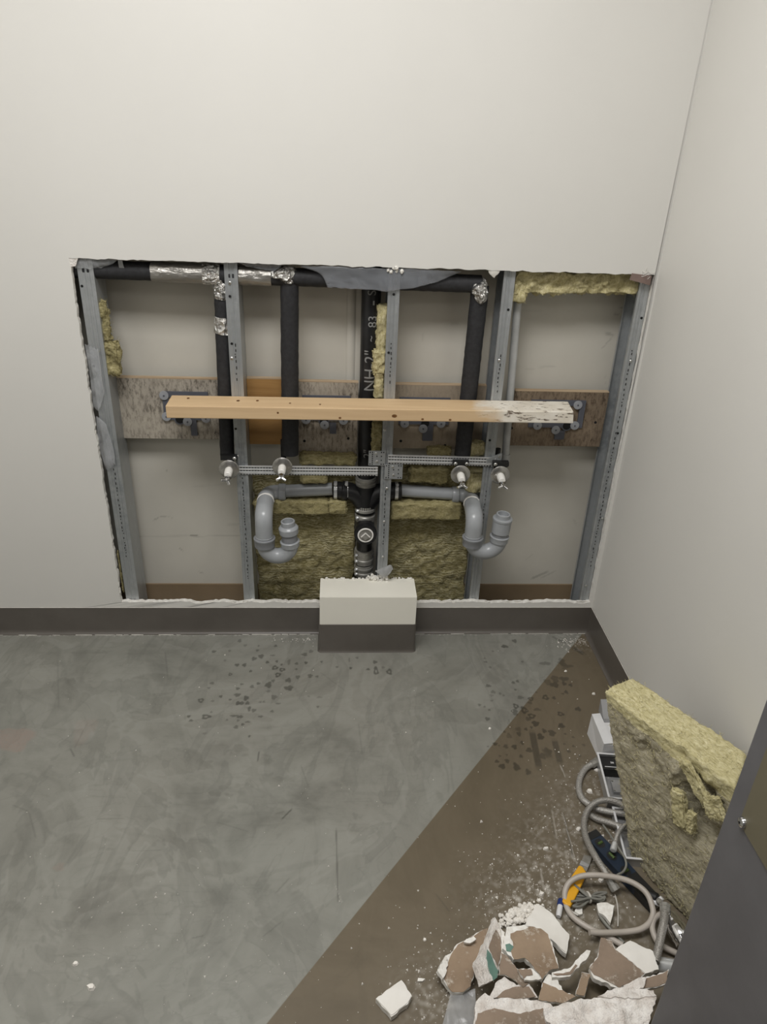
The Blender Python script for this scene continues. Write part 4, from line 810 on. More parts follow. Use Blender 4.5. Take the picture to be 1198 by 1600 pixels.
film('plastic_sheet', 'torn plastic clinging to the left stud at board height', [[(132, 537, .012), (142, 542, .010), (154, 546, .013)], [(140, 585, .012), (152, 590, .008), (160, 594, .012)], [(146, 635, .013), (155, 640, .010), (164, 612, .014)]], 0, 'polythene', .003, 7)
film('plastic_sheet', 'torn plastic clinging low on the left stud below the boards', [[(150, 650, .012), (158, 655, .010), (166, 662, .013)], [(154, 695, .012), (166, 700, .008), (178, 705, .012)], [(166, 735, .013), (172, 732, .010), (180, 726, .014)]], 0, 'polythene', .003, 8)
film('plastic_sheet', 'clear plastic strip taped down the head of the middle stud', [[(609, 424, .012), (616, 424, .012), (626, 424, .012)], [(608, 440, .013), (616, 440, .013), (625, 440, .013)], [(607, 454, .014), (615, 454, .014), (624, 454, .014)]], 0, 'polythene', .001, 9)
film('plastic_sheet', 'crumpled plastic tongue on top of the white box beside the middle stud', [[(585, 893, -.004), (592, 890, -.008), (600, 886, -.010)], [(594, 898, -.016), (603, 891, -.022), (610, 883, -.022)], [(598, 903, -.018), (608, 897, -.024), (614, 888, -.022)]], 0, 'polythene_heavy', .004, 10)
film('plastic_sheet', 'clear plastic scrap above the foil beside the second stud', [[(372, 410, .008), (400, 411, .006), (440, 414, .008)], [(378, 413, .012), (405, 416, .012), (436, 419, .012)], [(384, 416, .014), (405, 420, .014), (428, 424, .014)]], 0, 'polythene_smoky', .003, 11)
film('paper_scrap', 'greyed paper curl hanging at the rim near the right foil corner', [[(762, 421, .004), (772, 421, .002), (782, 422, .004)], [(764, 427, .002), (772, 428, .000), (778, 428, .002)], [(768, 431, .002), (771.5, 434, .001), (774, 431, .002)]], 0, 'caulk', .001, 12, cat='paper scrap')
e = tag(mesh_obj('board_scrap', crumple(MB().hexa([P(983, 437, y=-.003), P(1015, 446, y=-.003), P(983, 437, y=.012), P(1015, 446, y=.012), P(987, 427, y=-.003), P(1018, 431, y=-.003), P(987, 427, y=.012), P(1018, 431, y=.012)]), .001, 90), 'torn_board_brown', smooth=False), 'brown torn scrap of board at the top right corner', 'board scrap')
q = MB(); r = random.Random(3)
for k in range(14):
    p = P(r.uniform(1002, 1016), r.uniform(422, 434), y=-.004); d = [r.uniform(-.008, .008) for _ in '123']; q.tube([p, p+np.array(d), p+np.array(d)*1.7+np.array([0, -.002, .004])], .0006, 5)
tag(mesh_obj('paper_fray', q, 'gypsum'), 'white frayed paper fibres at the top right corner', 'paper scrap')
bm_ = MB().hexa([P(104, 418, y=.002), P(119, 416, y=.002), P(104, 418, y=.014), P(119, 416, y=.014), P(105, 402, y=.002), P(122, 403, y=.002), P(105, 402, y=.014), P(122, 403, y=.014)])
tag(mesh_obj('plaster_scrap', crumple(bm_, .003, 70), 'gypsum_crushed', smooth=False), 'crumbled beige plaster lump at the top left corner', 'plaster')
q = MB(); r = random.Random(5)
for k in range(9):
    p = P(r.uniform(606, 628), r.uniform(418, 425), y=r.uniform(.0, .01)); s_ = r.uniform(.003, .006); q.lathe([(s_*.4, -s_), (s_, 0), (s_*.5, s_)], p, (r.uniform(-1, 1), r.uniform(-1, 1), 1), n=6)
tag(mesh_obj('plaster_scrap', q, 'gypsum', smooth=False), 'white plaster crumbs around the screw atop the middle stud', 'plaster')

# ------------------------------------------------------------------ boxed-in pipe at floor
bx0, bx1, by0, bz = -.0495, .2540, -.1045, .209
e = thing('pipe_box', ((bx0+bx1)/2, by0/2, 0), 'cream painted box with dark cove base at the foot of the wall', 'pipe box')
mesh_obj('front_panel', MB().box((bx0, by0, 0), (bx1, by0+.013, bz-.0005)), 'box_paint', e, smooth=False)
mesh_obj('side_panel', MB().box((bx0, by0+.013, 0), (bx0+.013, -.0005, bz-.0005)), 'box_paint', e, smooth=False)
mesh_obj('side_panel', MB().box((bx1-.013, by0+.013, 0), (bx1, -.0005, bz-.0005)), 'box_paint', e, smooth=False)
q = MB(); pr = []; n_ = 90
for k in range(n_+1): u = k/n_; pr.append((bx0+(bx1-bx0)*u, .004+.006*nz((u*30, 1, 0), 1)+.003*nz((u*90, 2, 0), 1)))
vv = [(x, y_, z) for z in (bz-.013, bz) for x, y_ in pr]+[(x, by0, z) for z in (bz-.013, bz) for x, _ in pr]
n1_ = n_+1; fs = [(2*n1_+n1_+k, 2*n1_+n1_+k+1, n1_+k+1, n1_+k) for k in range(n_)]
q.add(vv, fs); q.cur = 1; q.add([v_ for v_ in vv[:2*n1_]], [(k, k+1, n1_+k+1, n1_+k) for k in range(n_)])
mesh_obj('top_panel', q, ['box_paint', 'gypsum'], e, smooth=False)
q = MB(); r = random.Random(8)
for k in range(40):
    u = r.random(); s_ = r.uniform(.002, .006); p = (bx0+(bx1-bx0)*u, .004+r.uniform(-.003, .004), bz+s_*.2); q.lathe([(s_*.6, -s_*.6), (s_, 0), (s_*.5, s_*.6)], p, (r.uniform(-1, 1), r.uniform(-1, 1), 1), n=6)
for k in range(60):
    s_ = r.uniform(.003, .007); p = P(r.gauss(592, 8), r.gauss(898, 4), y=-.006); p = (p[0], r.uniform(-.012, .01), bz+r.uniform(0, .012)); q.lathe([(s_*.6, -s_*.6), (s_, 0), (s_*.5, s_*.6)], p, (r.uniform(-1, 1), r.uniform(-1, 1), 1), n=6)
tag(mesh_obj('torn_edge', q, 'gypsum', e, smooth=False), kind='stuff')
# cove wrapped round the box
pr = cove(.107, .003, .0065); rc = .006; path = []
for (cx0, cy0, a0, a1) in ((bx0+rc, by0+rc, math.pi, 1.5*math.pi), (bx1-rc, by0+rc, 1.5*math.pi, 2*math.pi)):
    for a in np.linspace(a0, a1, 6): path.append((cx0+rc*math.cos(a), cy0+rc*math.sin(a), math.cos(a), math.sin(a)))
path = [(bx0, -.001, -1, 0)]+path+[(bx1, -.001, 1, 0)]
q = MB(); n_ = len(pr); V = []
for X, Y, nx_, ny_ in path:
    for a, b in pr: V.append((X+nx_*(-a+.0004), Y+ny_*(-a+.0004), b))
q.add(V, [(i*n_+k, i*n_+(k+1) % n_, (i+1)*n_+(k+1) % n_, (i+1)*n_+k) for i in range(len(path)-1) for k in range(n_)])
mesh_obj('cove_base', q, 'cove_vinyl', e, sharp=45)

# ------------------------------------------------------------------ partition panel at the near right
xp, yp = .55, P(1108, 1340, x=.55)[1]
e = thing('toilet_partition', (xp+.0125, yp-.6, 0), 'dark grey partition panel standing at the right edge of the view', 'partition')
o = mesh_obj('panel', MB().box((xp, yp-1.25, .06), (xp+.025, yp, 1.80)), 'partition_grey', e, smooth=False); bv = o.modifiers.new('b', 'BEVEL'); bv.width = .003; bv.segments = 2
for k in (0, 1): mesh_obj('foot', MB().box((xp-.004, yp-1.1+k*.95, 0), (xp+.029, yp-1.02+k*.95, .062)), 'stainless', e, smooth=False)
bc = P(1157, 1283, x=xp); pl_ = mesh_obj('cover_plate', MB().box((xp-.002, bc[1]-.5, bc[2]-.002), (xp-.0001, bc[1], bc[2]+.55)), 'partition_olive', e, smooth=False)
bc = P(1160, 1285, x=xp-.003); sc_ = mesh_obj('bolt', MB().lathe([(.0078, -.002), (.0078, .0015), (.0066, .0042), (.0035, .0056)], (xp-.002, bc[1], bc[2]), (-1, 0, 0), n=22), 'chrome', e)
mesh_obj('bolt_socket', MB().lathe([(.0018, 0), (.0018, .0004)], (xp-.0077, bc[1], bc[2]), (-1, 0, 0), n=8), 'dark_hole', sc_)

# ------------------------------------------------------------------ big loose batt leaning in the corner
c8 = [(.699, -.884, .002), (.790, -1.100, .002), (.792, -.830, .002), (.846, -1.010, .002), (.617, -.730, .378), (.775, -1.035, .392), (.700, -.686, .378), (.846, -.945, .392)]
c8 = [np.array(p, float) for p in c8]; ctr = np.mean(c8, 0); e = thing('mineral_wool_batt', (ctr[0], ctr[1], 0), 'big yellowish mineral wool batt leaning in the corner behind the partition', 'insulation')
q = slab(c8, (90, 30, 100), .0048, 26, 31, .6, .003)
# torn hollow on the face below the top edge
hol_c = P(1078, 1245, plane=((.68, -.96, .3), np.array([-.86, -.5, .1])))
V = np.array(q.v); fn = np.array([-.88, -.47, .08]); fn /= np.linalg.norm(fn)
for cx_, cy_, rr, dp in ((1090, 1266, .034, .055), (1078, 1235, .026, .026), (1105, 1300, .030, .030), (1003, 1175, .016, .020), (1012, 1195, .012, .018), (1062, 1180, .012, .014)):
    c = P(cx_, cy_, plane=((.64, -.80, .3), fn)); d = np.linalg.norm((V-c)*np.array([1, 1, .75]), axis=1); wgt = np.exp(-(d/rr)**2)*(1+.6*np.array([nz(p, 60, 9) for p in V])); V -= fn*dp*wgt[:, None]
for cx_, cy_, rr, dp in ((1060, 1270, .022, .022), (1050, 1215, .020, .014), (1074, 1290, .014, .016), (1100, 1225, .014, .014), (990, 1150, .016, .008)):
    c = P(cx_, cy_, plane=((.64, -.80, .3), fn)); d = np.linalg.norm((V-c)*np.array([1, 1, .7]), axis=1); wgt = np.exp(-(d/rr)**2)*(1+.8*np.array([nz(p, 70, 5) for p in V])); V += fn*dp*wgt[:, None]
V[:, 0] = np.minimum(V[:, 0], XR-.006); V[:, 2] = np.maximum(V[:, 2], .001); q.v = [tuple(p) for p in V]
# lighter wool near the top, duller wool below
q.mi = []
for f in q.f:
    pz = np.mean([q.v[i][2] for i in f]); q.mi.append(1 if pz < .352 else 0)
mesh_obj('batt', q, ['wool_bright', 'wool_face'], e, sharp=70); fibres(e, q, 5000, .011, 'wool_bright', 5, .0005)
for k, (cx_, cy_, L_, W_, T_, ang) in enumerate(((1062, 1262, .085, .030, .014, 1.25), (1086, 1222, .085, .026, .012, .62), (1080, 1285, .050, .018, .012, 1.4), (1116, 1262, .05, .035, .014, 1.0))):
    c = P(cx_, cy_, plane=((.64, -.80, .3), fn)); uu = np.array([.49, -.87, 0]); vv_ = np.array([0, 0, -1.]); d1_ = uu*math.cos(ang)+vv_*math.sin(ang); d2_ = -uu*math.sin(ang)+vv_*math.cos(ang)
    fl_ = slab([c+d1_*a*L_/2+d2_*b*W_/2+fn*(T_*g-.006) for g in (0, 1) for b in (-1, 1) for a in (-1, 1)], (26, 12, 6), .0045, 34, 40+k, .8, .004)
    mesh_obj('torn_flap', fl_, 'wool_bright', e, sharp=70); fibres(e, fl_, 180, .010, 'wool_bright', 60+k, .0005)

# ------------------------------------------------------------------ boxes and fittings on the floor
def px_box(q4, zt_, depth, zb=0.):
    """four pixel corners of a top face at height zt_ -> straight prism down to zb"""
    top = [P(a, b, z=zt_) for a, b in q4]; return [np.array([p[0], p[1], zb]) for p in (top[0], top[1], top[3], top[2])]+[top[0], top[1], top[3], top[2]]
def obox(c, ux, lx, ly, h, z0=0.):
    u = np.array([ux[0], ux[1], 0.]); u /= np.linalg.norm(u); v_ = np.array([-u[1], u[0], 0]); c = np.array([c[0], c[1], 0.])
    return [c+u*a+v_*b+np.array([0, 0, z]) for z in (z0, z0+h) for b in (0, ly) for a in (0, lx)]
e = thing('control_case', (.76, -.535, 0), 'white plastic case standing by the batt next to the metal tray', 'case')
o = mesh_obj('body', MB().hexa([(.7195, -.588, 0), (.80, -.580, 0), (.7165, -.482, 0), (.80, -.474, 0), (.7195, -.588, .058), (.80, -.580, .058), (.7215, -.474, .058), (.80, -.466, .058)]), 'case_white', e, smooth=False)
mesh_obj('raised_edge', MB().hexa([(.7195, -.588, .0582), (.7445, -.585, .0582), (.7215, -.474, .0582), (.7465, -.471, .0582), (.7195, -.588, .066), (.7445, -.585, .066), (.7215, -.474, .066), (.7465, -.471, .066)]), 'case_white', e, smooth=False)
dp_ = mesh_obj('display', MB().hexa([(.748, -.500, .0582), (.79, -.500, .0582), (.748, -.455, .0582), (.79, -.455, .0582), (.748, -.495, .068), (.79, -.495, .068), (.748, -.452, .100), (.79, -.452, .100)]), 'case_grey', e, smooth=False)
def tray(name, label, pTL, pBL, w_, h, z0, battery):
    a = P(*pTL, z=z0+h); b = P(*pBL, z=z0+h); u = (b-a)[:2]; ln = np.linalg.norm(u); e = thing(name, ((a[0]+b[0])/2+.04, (a[1]+b[1])/2, z0), label, 'metal tray', 'open metal trays')
    tk = .002
    def pc(x0, x1, y0, y1, zz0, zz1):
        u2 = u/ln; v2 = np.array([-u2[1], u2[0]]); return [np.array([a[0]+u2[0]*x+v2[0]*y, a[1]+u2[1]*x+v2[1]*y, z]) for z in (zz0, zz1) for y in (y0, y1) for x in (x0, x1)]
    q = MB().hexa(pc(0, ln, 0, w_, z0, z0+tk)).hexa(pc(0, ln, 0, tk, z0+tk, z0+h)).hexa(pc(0, ln, w_-tk, w_, z0+tk, z0+h)).hexa(pc(0, tk, tk, w_-tk, z0+tk, z0+h)).hexa(pc(ln-tk, ln, tk, w_-tk, z0+tk, z0+h))
    mesh_obj('tray_shell', q, 'tray_metal', e, smooth=False)
    q = MB().hexa(pc(-.002, ln+.002, -.002, .003, z0+h, z0+h+.002)).hexa(pc(-.002, ln+.002, w_-.003, w_+.002, z0+h, z0+h+.002)).hexa(pc(-.002, .003, .003, w_-.003, z0+h, z0+h+.002)).hexa(pc(ln-.003, ln+.002, .003, w_-.003, z0+h, z0+h+.002)); mesh_obj('rim', q, 'case_white', e, smooth=False)
    if battery:
        hl = mesh_obj('battery_holder', MB().hexa(pc(.004, ln*.33, .004, w_-.006, z0+tk, z0+h*.85)), 'black_plastic', e, smooth=False)
        zz_ = z0+h*.85; g = MB()
        for (x0, x1, y0, y1) in ((.45, .52, .40, .44), (.45, .49, .36, .42), (.52, .56, .36, .42), (.45, .56, .43, .46)): g.hexa(pc(ln*.33*x0, ln*.33*x1, w_*y0, w_*y1, zz_, zz_+.0006))
        for (x0, x1, y0, y1) in ((.80, .84, .15, .8),): g.hexa(pc(ln*.33*x0, ln*.33*x1, w_*y0, w_*y1, zz_, zz_+.0010))
        mesh_obj('white_mark', g, 'case_white', hl, smooth=False)
        pt = mesh_obj('inner_plate', MB().hexa(pc(ln*.45, ln*.72, w_*.3, w_*.75, z0+tk, z0+h*.35)), 'tray_metal', e, smooth=False)
        for sx0, sy0 in ((.48, .34), (.69, .34)):
            p = pc(ln*sx0, ln*sx0+.001, w_*sy0, w_*sy0+.001, z0+h*.35, z0+h*.36)[0]; mesh_obj('screw', MB().lathe([(.003, 0), (.002, .002)], p, n=10), 'screw_zinc', pt)
    return e
tray('metal_tray', 'open metal tray with a black battery holder beside the batt', (933, 1177), (951, 1247), .085, .034, .0, True)
tray('metal_tray', 'lower open metal tray half buried under the braided hoses', (957, 1262), (977, 1341), .070, .026, .0, False)

ZF = 0.0
def hz(l, ox, oy, sc, zz_): return [P(ox+a[0]/sc, oy+a[1]/sc, z=(a[2] if len(a) > 2 else zz_)) for a in l]
def hose(name, label, pts, r, m, ends=(), cat='hose', group='loose hoses on the floor'):
    sp_ = spline(pts, 8); e = thing(name, (sp_[0][0], sp_[0][1], min(p[2] for p in sp_)-r), label, cat, group)
    mesh_obj('hose_body', MB().tube(sp_, r, 14), m, e)
    for k, rr, ln, mm in ends:
        p0, p1 = (sp_[0], sp_[1]) if k == 0 else (sp_[-1], sp_[-2]); d = (p0-p1)/np.linalg.norm(p0-p1)
        mesh_obj('end_fitting', MB().lathe([(rr*.8, -ln*.6), (rr, -ln*.5), (rr, ln*.2), (rr*1.12, ln*.25), (rr*1.12, ln*.9), (rr*.8, ln), (rr*.55, ln)], p0, d, n=8 if rr > .008 else 12), mm, e, sharp=30)
    return e
B1 = (840, 1160, 4.608); B2 = (840, 1300, 4.608)
hose('braided_hose', 'braided steel hose curving around the corner of the metal tray', hz([(405, 152, .013), (350, 182, .010), (308, 245, .009), (294, 320, .009), (312, 392, .010), (362, 442, .012), (430, 478, .016), (520, 500, .020), (640, 515, .022), (720, 520, .022)], *B1, .01), .0078, 'braid', [(0, .0105, .016, 'blade_steel')])
hose('braided_hose', 'smooth steel hose looping over the spirit level to a hex end', hz([(700, 520, .045), (620, 455, .045), (560, 425, .042), (490, 415, .040), (420, 432, .036), (365, 480, .030), (335, 555, .026), (336, 640, .026), (365, 730, .030), (420, 830, .036), (480, 925, .036), (530, 1010, .024)], *B1, .01), .0076, 'braid_dark', [(1, .0100, .018, 'stainless')])
hose('braided_hose', 'short braided hose passing under the looped one to the batt', hz([(375, 522, .010), (430, 553, .012), (520, 580, .018), (600, 607, .024), (670, 630, .028), (740, 655, .028)], *B1, .01), .0076, 'braid_dark')
hose('braided_hose', 'thin braided hose ending in a bright nut above the level', hz([(680, 560, .045), (620, 600, .045), (580, 650, .045), (560, 705, .042), (550, 745, .040)], *B1, .01), .0048, 'braid', [(1, .0068, .014, 'steel_bright')])
hose('vinyl_hose', 'beige hose laid in a big loop around the grey wire coil', hz([(372, 722, .030), (450, 726, .026), (550, 724, .022), (650, 718, .020), (740, 700, .022), (800, 658, .026), (828, 600, .030), (825, 540, .036), (790, 452, .042), (730, 392, .044), (640, 347, .044), (520, 320, .044), (400, 310, .042), (300, 322, .036), (230, 362, .028), (197, 425, .018), (197, 495, .012), (218, 562, .010), (265, 622, .010), (345, 678, .010), (430, 722, .010), (520, 765, .010), (610, 815, .010)], *B2, .01), .0062, 'hose_beige')
hose('vinyl_hose', 'short beige hose bent behind the dark braided hose', hz([(935, 560, .030), (890, 590, .030), (842, 622, .028), (824, 680, .024), (838, 745, .020), (872, 802, .016), (930, 840, .014), (985, 866, .012), (1040, 890, .010)], *B2, .01), .0062, 'hose_beige')
hose('braided_hose', 'dark braided hose standing diagonally beside the chrome spout', hz([(915, 560, .055), (908, 640, .055), (890, 730, .052), (868, 840, .048), (845, 935, .045)], *B2, .01), .0086, 'braid_dark', [(0, .0105, .012, 'stainless')])
hose('electric_wire', 'thin grey wire arching over the end of the level', hz([(470, 595, .020), (530, 680, .030), (585, 765, .040), (625, 830, .042), (636, 885, .040), (615, 930, .036), (570, 955, .034)], *B1, .02), .0026, 'wire_grey', cat='wire', group='thin wires on the floor')
hose('electric_wire', 'pale thin wire lying straight on the floor inside the loop', hz([(555, 450, .003), (572, 520, .003), (578, 600, .003), (576, 680, .003)], *B2, .003), .0016, 'caulk', cat='wire', group='thin wires on the floor')
hose('electric_wire', 'dark wire crossing under the beige loop near the plaster heap', hz([(445, 605, .008), (500, 675, .008), (560, 735, .008), (620, 800, .008)], *B2, .008), .0034, 'wire_grey', cat='wire', group='thin wires on the floor')
# coil of tied wire
e0 = P(840+365/4.608, 1300+460/4.608, z=0); e = thing('wire_coil', (e0[0], e0[1], 0), 'small coil of grey wire tied in the middle, beside the yellow scraper', 'wire coil')
for k, pts_ in enumerate(([(250, 385), (300, 420), (360, 455), (430, 475), (480, 490), (440, 500), (380, 490), (320, 460), (265, 415), (250, 385)], [(225, 470), (290, 460), (365, 465), (440, 460), (485, 470), (455, 490), (370, 485), (290, 480), (225, 470)], [(250, 535), (300, 510), (365, 480), (420, 440), (490, 435), (480, 445), (420, 465), (370, 492), (310, 535), (250, 535)], [(262, 378), (330, 440), (372, 470), (450, 495), (478, 480), (430, 462), (372, 462), (320, 425), (262, 378)], [(240, 500), (300, 492), (368, 476), (440, 484), (470, 478)])):
    mesh_obj('wire_loop', MB().tube(spline(hz(pts_, *B2, .006+.004*k), 6), .0026, 10), 'wire_grey', e)
c = P(840+365/4.608, 1300+470/4.608, z=.014); mesh_obj('tie', MB().lathe([(.012, -.002), (.0125, 0), (.012, .002)], c, (1, .2, 0), n=16), 'caulk', e)

# spirit level
la = P(840+385/4.608, 1160+665/4.608, z=.016); lb = P(840+850/4.608, 1160+1165/4.608, z=.016); u = (lb-la)[:2]; ll = np.linalg.norm(u); u /= ll; v_ = np.array([-u[1], u[0]])
e = thing('spirit_level', ((la+lb)[0]/2, (la+lb)[1]/2, 0), 'navy blue spirit level lying under the hoses', 'spirit level')
def lv(x, y, z): return np.array([la[0]+u[0]*x+v_[0]*y, la[1]+u[1]*x+v_[1]*y, z])
hw = .0195
outl = [(0, -hw*.5), (.012, -hw*.9), (ll*.4, -hw), (ll-.012, -hw*.9), (ll, -hw*.5), (ll, hw*.5), (ll-.012, hw*.9), (ll*.4, hw), (.012, hw*.9), (0, hw*.5)]
q = MB(); q.add([lv(a, b, .003) for a, b in outl]+[lv(a, b, .021) for a, b in outl], [tuple(range(9, -1, -1)), tuple(range(10, 20))]+[(k, (k+1) % 10, 10+(k+1) % 10, 10+k) for k in range(10)]); o = mesh_obj('body', q, 'navy', e, smooth=False)
for x0, x1 in ((-.004, .014), (ll*.62, ll+.004)):
    q = MB().hexa([lv(x, y, z) for z in (.0025, .0216) for y in (-hw*.93, hw*.93) for x in (x0, x1)]); mesh_obj('end_cap', q, 'black_plastic', e, smooth=False)
for xc, rot in ((ll*.15, 1), (ll*.34, 0), (ll*.56, 1)):
    q = MB(); q.add([lv(xc+.013*math.cos(a), .011*math.sin(a)-.002, .0213) for a in np.linspace(0, 6.28, 17)[:-1]]+[lv(xc+.013*math.cos(a), .011*math.sin(a)-.002, .0216) for a in np.linspace(0, 6.28, 17)[:-1]], [tuple(range(15, -1, -1)), tuple(range(16, 32))]); wn_ = mesh_obj('vial_window', q, 'black_plastic', e, smooth=False)
    q = MB().tube([lv(xc-.008*(1-rot), -.002-.006*rot, .0222), lv(xc+.008*(1-rot), -.002+.006*rot, .0222)], .0035, 12); mesh_obj('vial', q, 'vial_green', wn_)
# scraper with yellow handle
e = thing('scraper', (*P(905, 1385, z=0)[:2], 0), 'scraper with a yellow handle and grey blade at the hose loop', 'scraper')
def flat(pts_, z0, z1): q = MB(); n_ = len(pts_); t_ = [P(a, b, z=z1) for a, b in pts_]; q.add([np.array([p[0], p[1], z0]) for p in t_]+t_, [tuple(range(n_-1, -1, -1)), tuple(range(n_, 2*n_))]+[(k, (k+1) % n_, n_+(k+1) % n_, n_+k) for k in range(n_)]); return q
zb1 = lambda l: [(840+a/4.608, 1160+b/4.608) for a, b in l]
hd = flat(zb1([(298, 880), (325, 893), (352, 935), (335, 985), (300, 1060), (255, 1150), (235, 1178), (200, 1165), (175, 1140), (205, 1060), (240, 965)]), .004, .018); o = mesh_obj('handle', hd, 'yellow_plastic', e, smooth=False); bv = o.modifiers.new('b', 'BEVEL'); bv.width = .003; bv.segments = 3; bv.limit_method = 'ANGLE'
bl = mesh_obj('blade', flat(zb1([(332, 812), (392, 818), (372, 880), (350, 930), (300, 885)]), .008, .0105), 'blade_steel', e, smooth=False)
mesh_obj('ferrule', flat(zb1([(312, 850), (372, 880), (362, 900), (300, 878)]), .0095, .0125), 'tray_metal', bl, smooth=False)
# blue tipped plug
p = P(840+165/4.608, 1300+512/4.608, z=.008); e = thing('cable_plug', (p[0], p[1], 0), 'white cable plug with a blue cap at the left of the hose loop', 'plug'); d = P(840+150/4.608, 1300+600/4.608, z=.008)-p; d /= np.linalg.norm(d)
mesh_obj('blue_cap', MB().lathe([(.0065, -.008), (.0075, -.006), (.0075, .006), (.0065, .007)], p, d, n=14), 'blue_plastic', e)
mesh_obj('plug_body', MB().lathe([(.0058, .007), (.0062, .012), (.0062, .028), (.0050, .034)], p, d, n=14), 'case_white', e)
mesh_obj('lead', MB().tube(spline([p-d*.006, p-d*.014+np.array([.008, 0, .002]), P(840+232/4.608, 1300+560/4.608, z=.005), P(840+290/4.608, 1300+600/4.608, z=.004)], 6), .0022, 8), 'caulk', e)
# chrome spout and fittings by the partition
p = P(1054, 1450, z=.04); e = thing('chrome_faucet', (p[0], p[1], 0), 'shiny chrome faucet lying at the foot of the batt', 'faucet'); 
bp = [P(1040, 1428, z=.030), P(1050, 1440, z=.038), P(1060, 1456, z=.040), P(1070, 1474, z=.036)]
mesh_obj('spout', MB().tube(spline(bp, 6), [.012]*4+[.019]*6+[.022]*6+[.020]*3, 24), 'chrome', e)
mesh_obj('dark_collar', MB().lathe([(.012, -.010), (.0165, -.008), (.0165, .004), (.013, .008)], P(1043, 1434, z=.026), (-.3, .8, .1), n=22), 'black_plastic', e)
mesh_obj('base_ring', MB().lathe([(.020, -.004), (.0235, 0), (.0235, .005), (.020, .008)], P(1066, 1466, z=.022), (.5, -.8, .2), n=26), 'chrome', e)
p = P(1036, 1508, z=.020); e = tag(mesh_obj('chrome_tube', MB().lathe([(.012, -.03), (.0145, -.028), (.0145, .03), (.012, .034)], p, (1, -.25, .05), n=24), 'steel_bright'), 'short chrome tube under the dark braided hose by the partition', 'tube')
p = P(1027, 1411, z=.02); e = thing('wing_fitting', (p[0], p[1], 0), 'pale winged fitting with a black knob beside the beige loop', 'fitting')
mesh_obj('wing', MB().tube([p+np.array([-.014, .004, 0]), p, p+np.array([.01, .004, .012])], [.006, .008, .005], 12), 'case_white', e); mesh_obj('stem', MB().lathe([(.007, -.019), (.007, .01), (.004, .014)], p, (.2, -.2, 1), n=14), 'blade_steel', e)
mesh_obj('knob', MB().lathe([(.009, -.014), (.012, -.012), (.012, .010), (.009, .012)], P(1019, 1401, z=.020), (.6, -.6, .2), n=14), 'black_plastic', e)

# ------------------------------------------------------------------ heap of broken wall board
def jag(poly, step, amp, seed):
    r = random.Random(seed); out = []
    for i in range(len(poly)):
        a = np.array(poly[i], float); b = np.array(poly[(i+1) % len(poly)], float); n_ = max(1, int(np.linalg.norm(b-a)/step)); nv = np.array([-(b-a)[1], (b-a)[0]])/(np.linalg.norm(b-a)+1e-9)
        for k in range(n_): out.append(a+(b-a)*k/n_+nv*(r.uniform(-amp, amp) if k else 0))
    return out
def relief(q, n_, amp, sc=28, seed=0):
    """triangulate, refine and roughen a plate"""
    bm = bmesh.new(); vs_ = [bm.verts.new(v_) for v_ in q.v]
    for f in q.f:
        try: bm.faces.new([vs_[i] for i in f])
        except ValueError: pass
    bmesh.ops.triangulate(bm, faces=bm.faces)
    for it in range(3):
        lg = [e_ for e_ in bm.edges if e_.calc_length() > .011]
        if not lg or len(bm.verts) > 6000: break
        bmesh.ops.subdivide_edges(bm, edges=lg, cuts=1); bmesh.ops.triangulate(bm, faces=bm.faces)
    out = MB(); bm.verts.index_update(); V = []
    for v_ in bm.verts:
        p = np.array(v_.co); V.append(p+n_*amp*(nz((p[0], p[1], 0), sc, seed)+.5*nz((p[0], p[1], 0), sc*2.7, seed+1)))
    out.add(V, [[v_.index for v_ in f.verts] for f in bm.faces]); bm.free(); return out
def plate3(poly, pl_, th, lift=0., amp=.0022):
    p0, n_ = pl_; n_ = np.array(n_, float); n_ /= np.linalg.norm(n_); top = [P(a, b, plane=(np.array(p0)+n_*lift, n_)) for a, b in poly]; k = len(top); q = MB()
    q.add(top+[p-n_*th for p in top], [tuple(range(k)), tuple(range(2*k-1, k-1, -1))]+[(i, (i+1) % k, k+(i+1) % k, k+i) for i in range(k)]); return relief(q, n_, amp)
def frag(label, core, z0, tilt=(0, 0), papers=(), th=.013, mcore='gypsum', seed=0, step=5, amp=1.3, name='drywall_fragment', grp='broken drywall on the floor'):
    c = np.mean(core, 0); p0 = P(c[0], c[1], z=z0); n_ = (-tilt[0], -tilt[1], 1.0)
    am = .0075 if mcore == 'gypsum_crushed' and not papers else .0022 if th > .007 else .0010
    q = plate3(jag(core, step, amp, seed), (p0, n_), th, 0., am); zmin = min(v_[2] for v_ in q.v)
    if zmin < .0005:
        dz = .0005-zmin; p0 = p0+np.array([0, 0, dz]); p0 = P(c[0], c[1], z=p0[2]); q = plate3(jag(core, step, amp, seed), (p0, n_), th, 0., am)
        mv = min(v_[2] for v_ in q.v); 
        if mv < .0003: q.v = [(v_[0], v_[1], max(v_[2], .0003)) for v_ in q.v]
    e = thing(name, (p0[0], p0[1], max(min(v_[2] for v_ in q.v), 0)), label, 'drywall piece', grp)
    mesh_obj('gypsum_core', q, mcore, e, sharp=50)
    for k, (poly, m_) in enumerate(papers): mesh_obj('paper_facing', plate3(jag(poly, step, amp*.8, seed+k+1), (p0, n_), .0010, .0017, am), m_, e, smooth=True, sharp=50)
    return e
za = lambda l: [(660+a/5.99, 1390+b/5.99) for a, b in l]
zc_ = lambda l: [(680+a/3.153, 1400+b/3.153) for a, b in l]
zd = lambda l: [(840+a/4.608, 1300+b/4.608) for a, b in l]
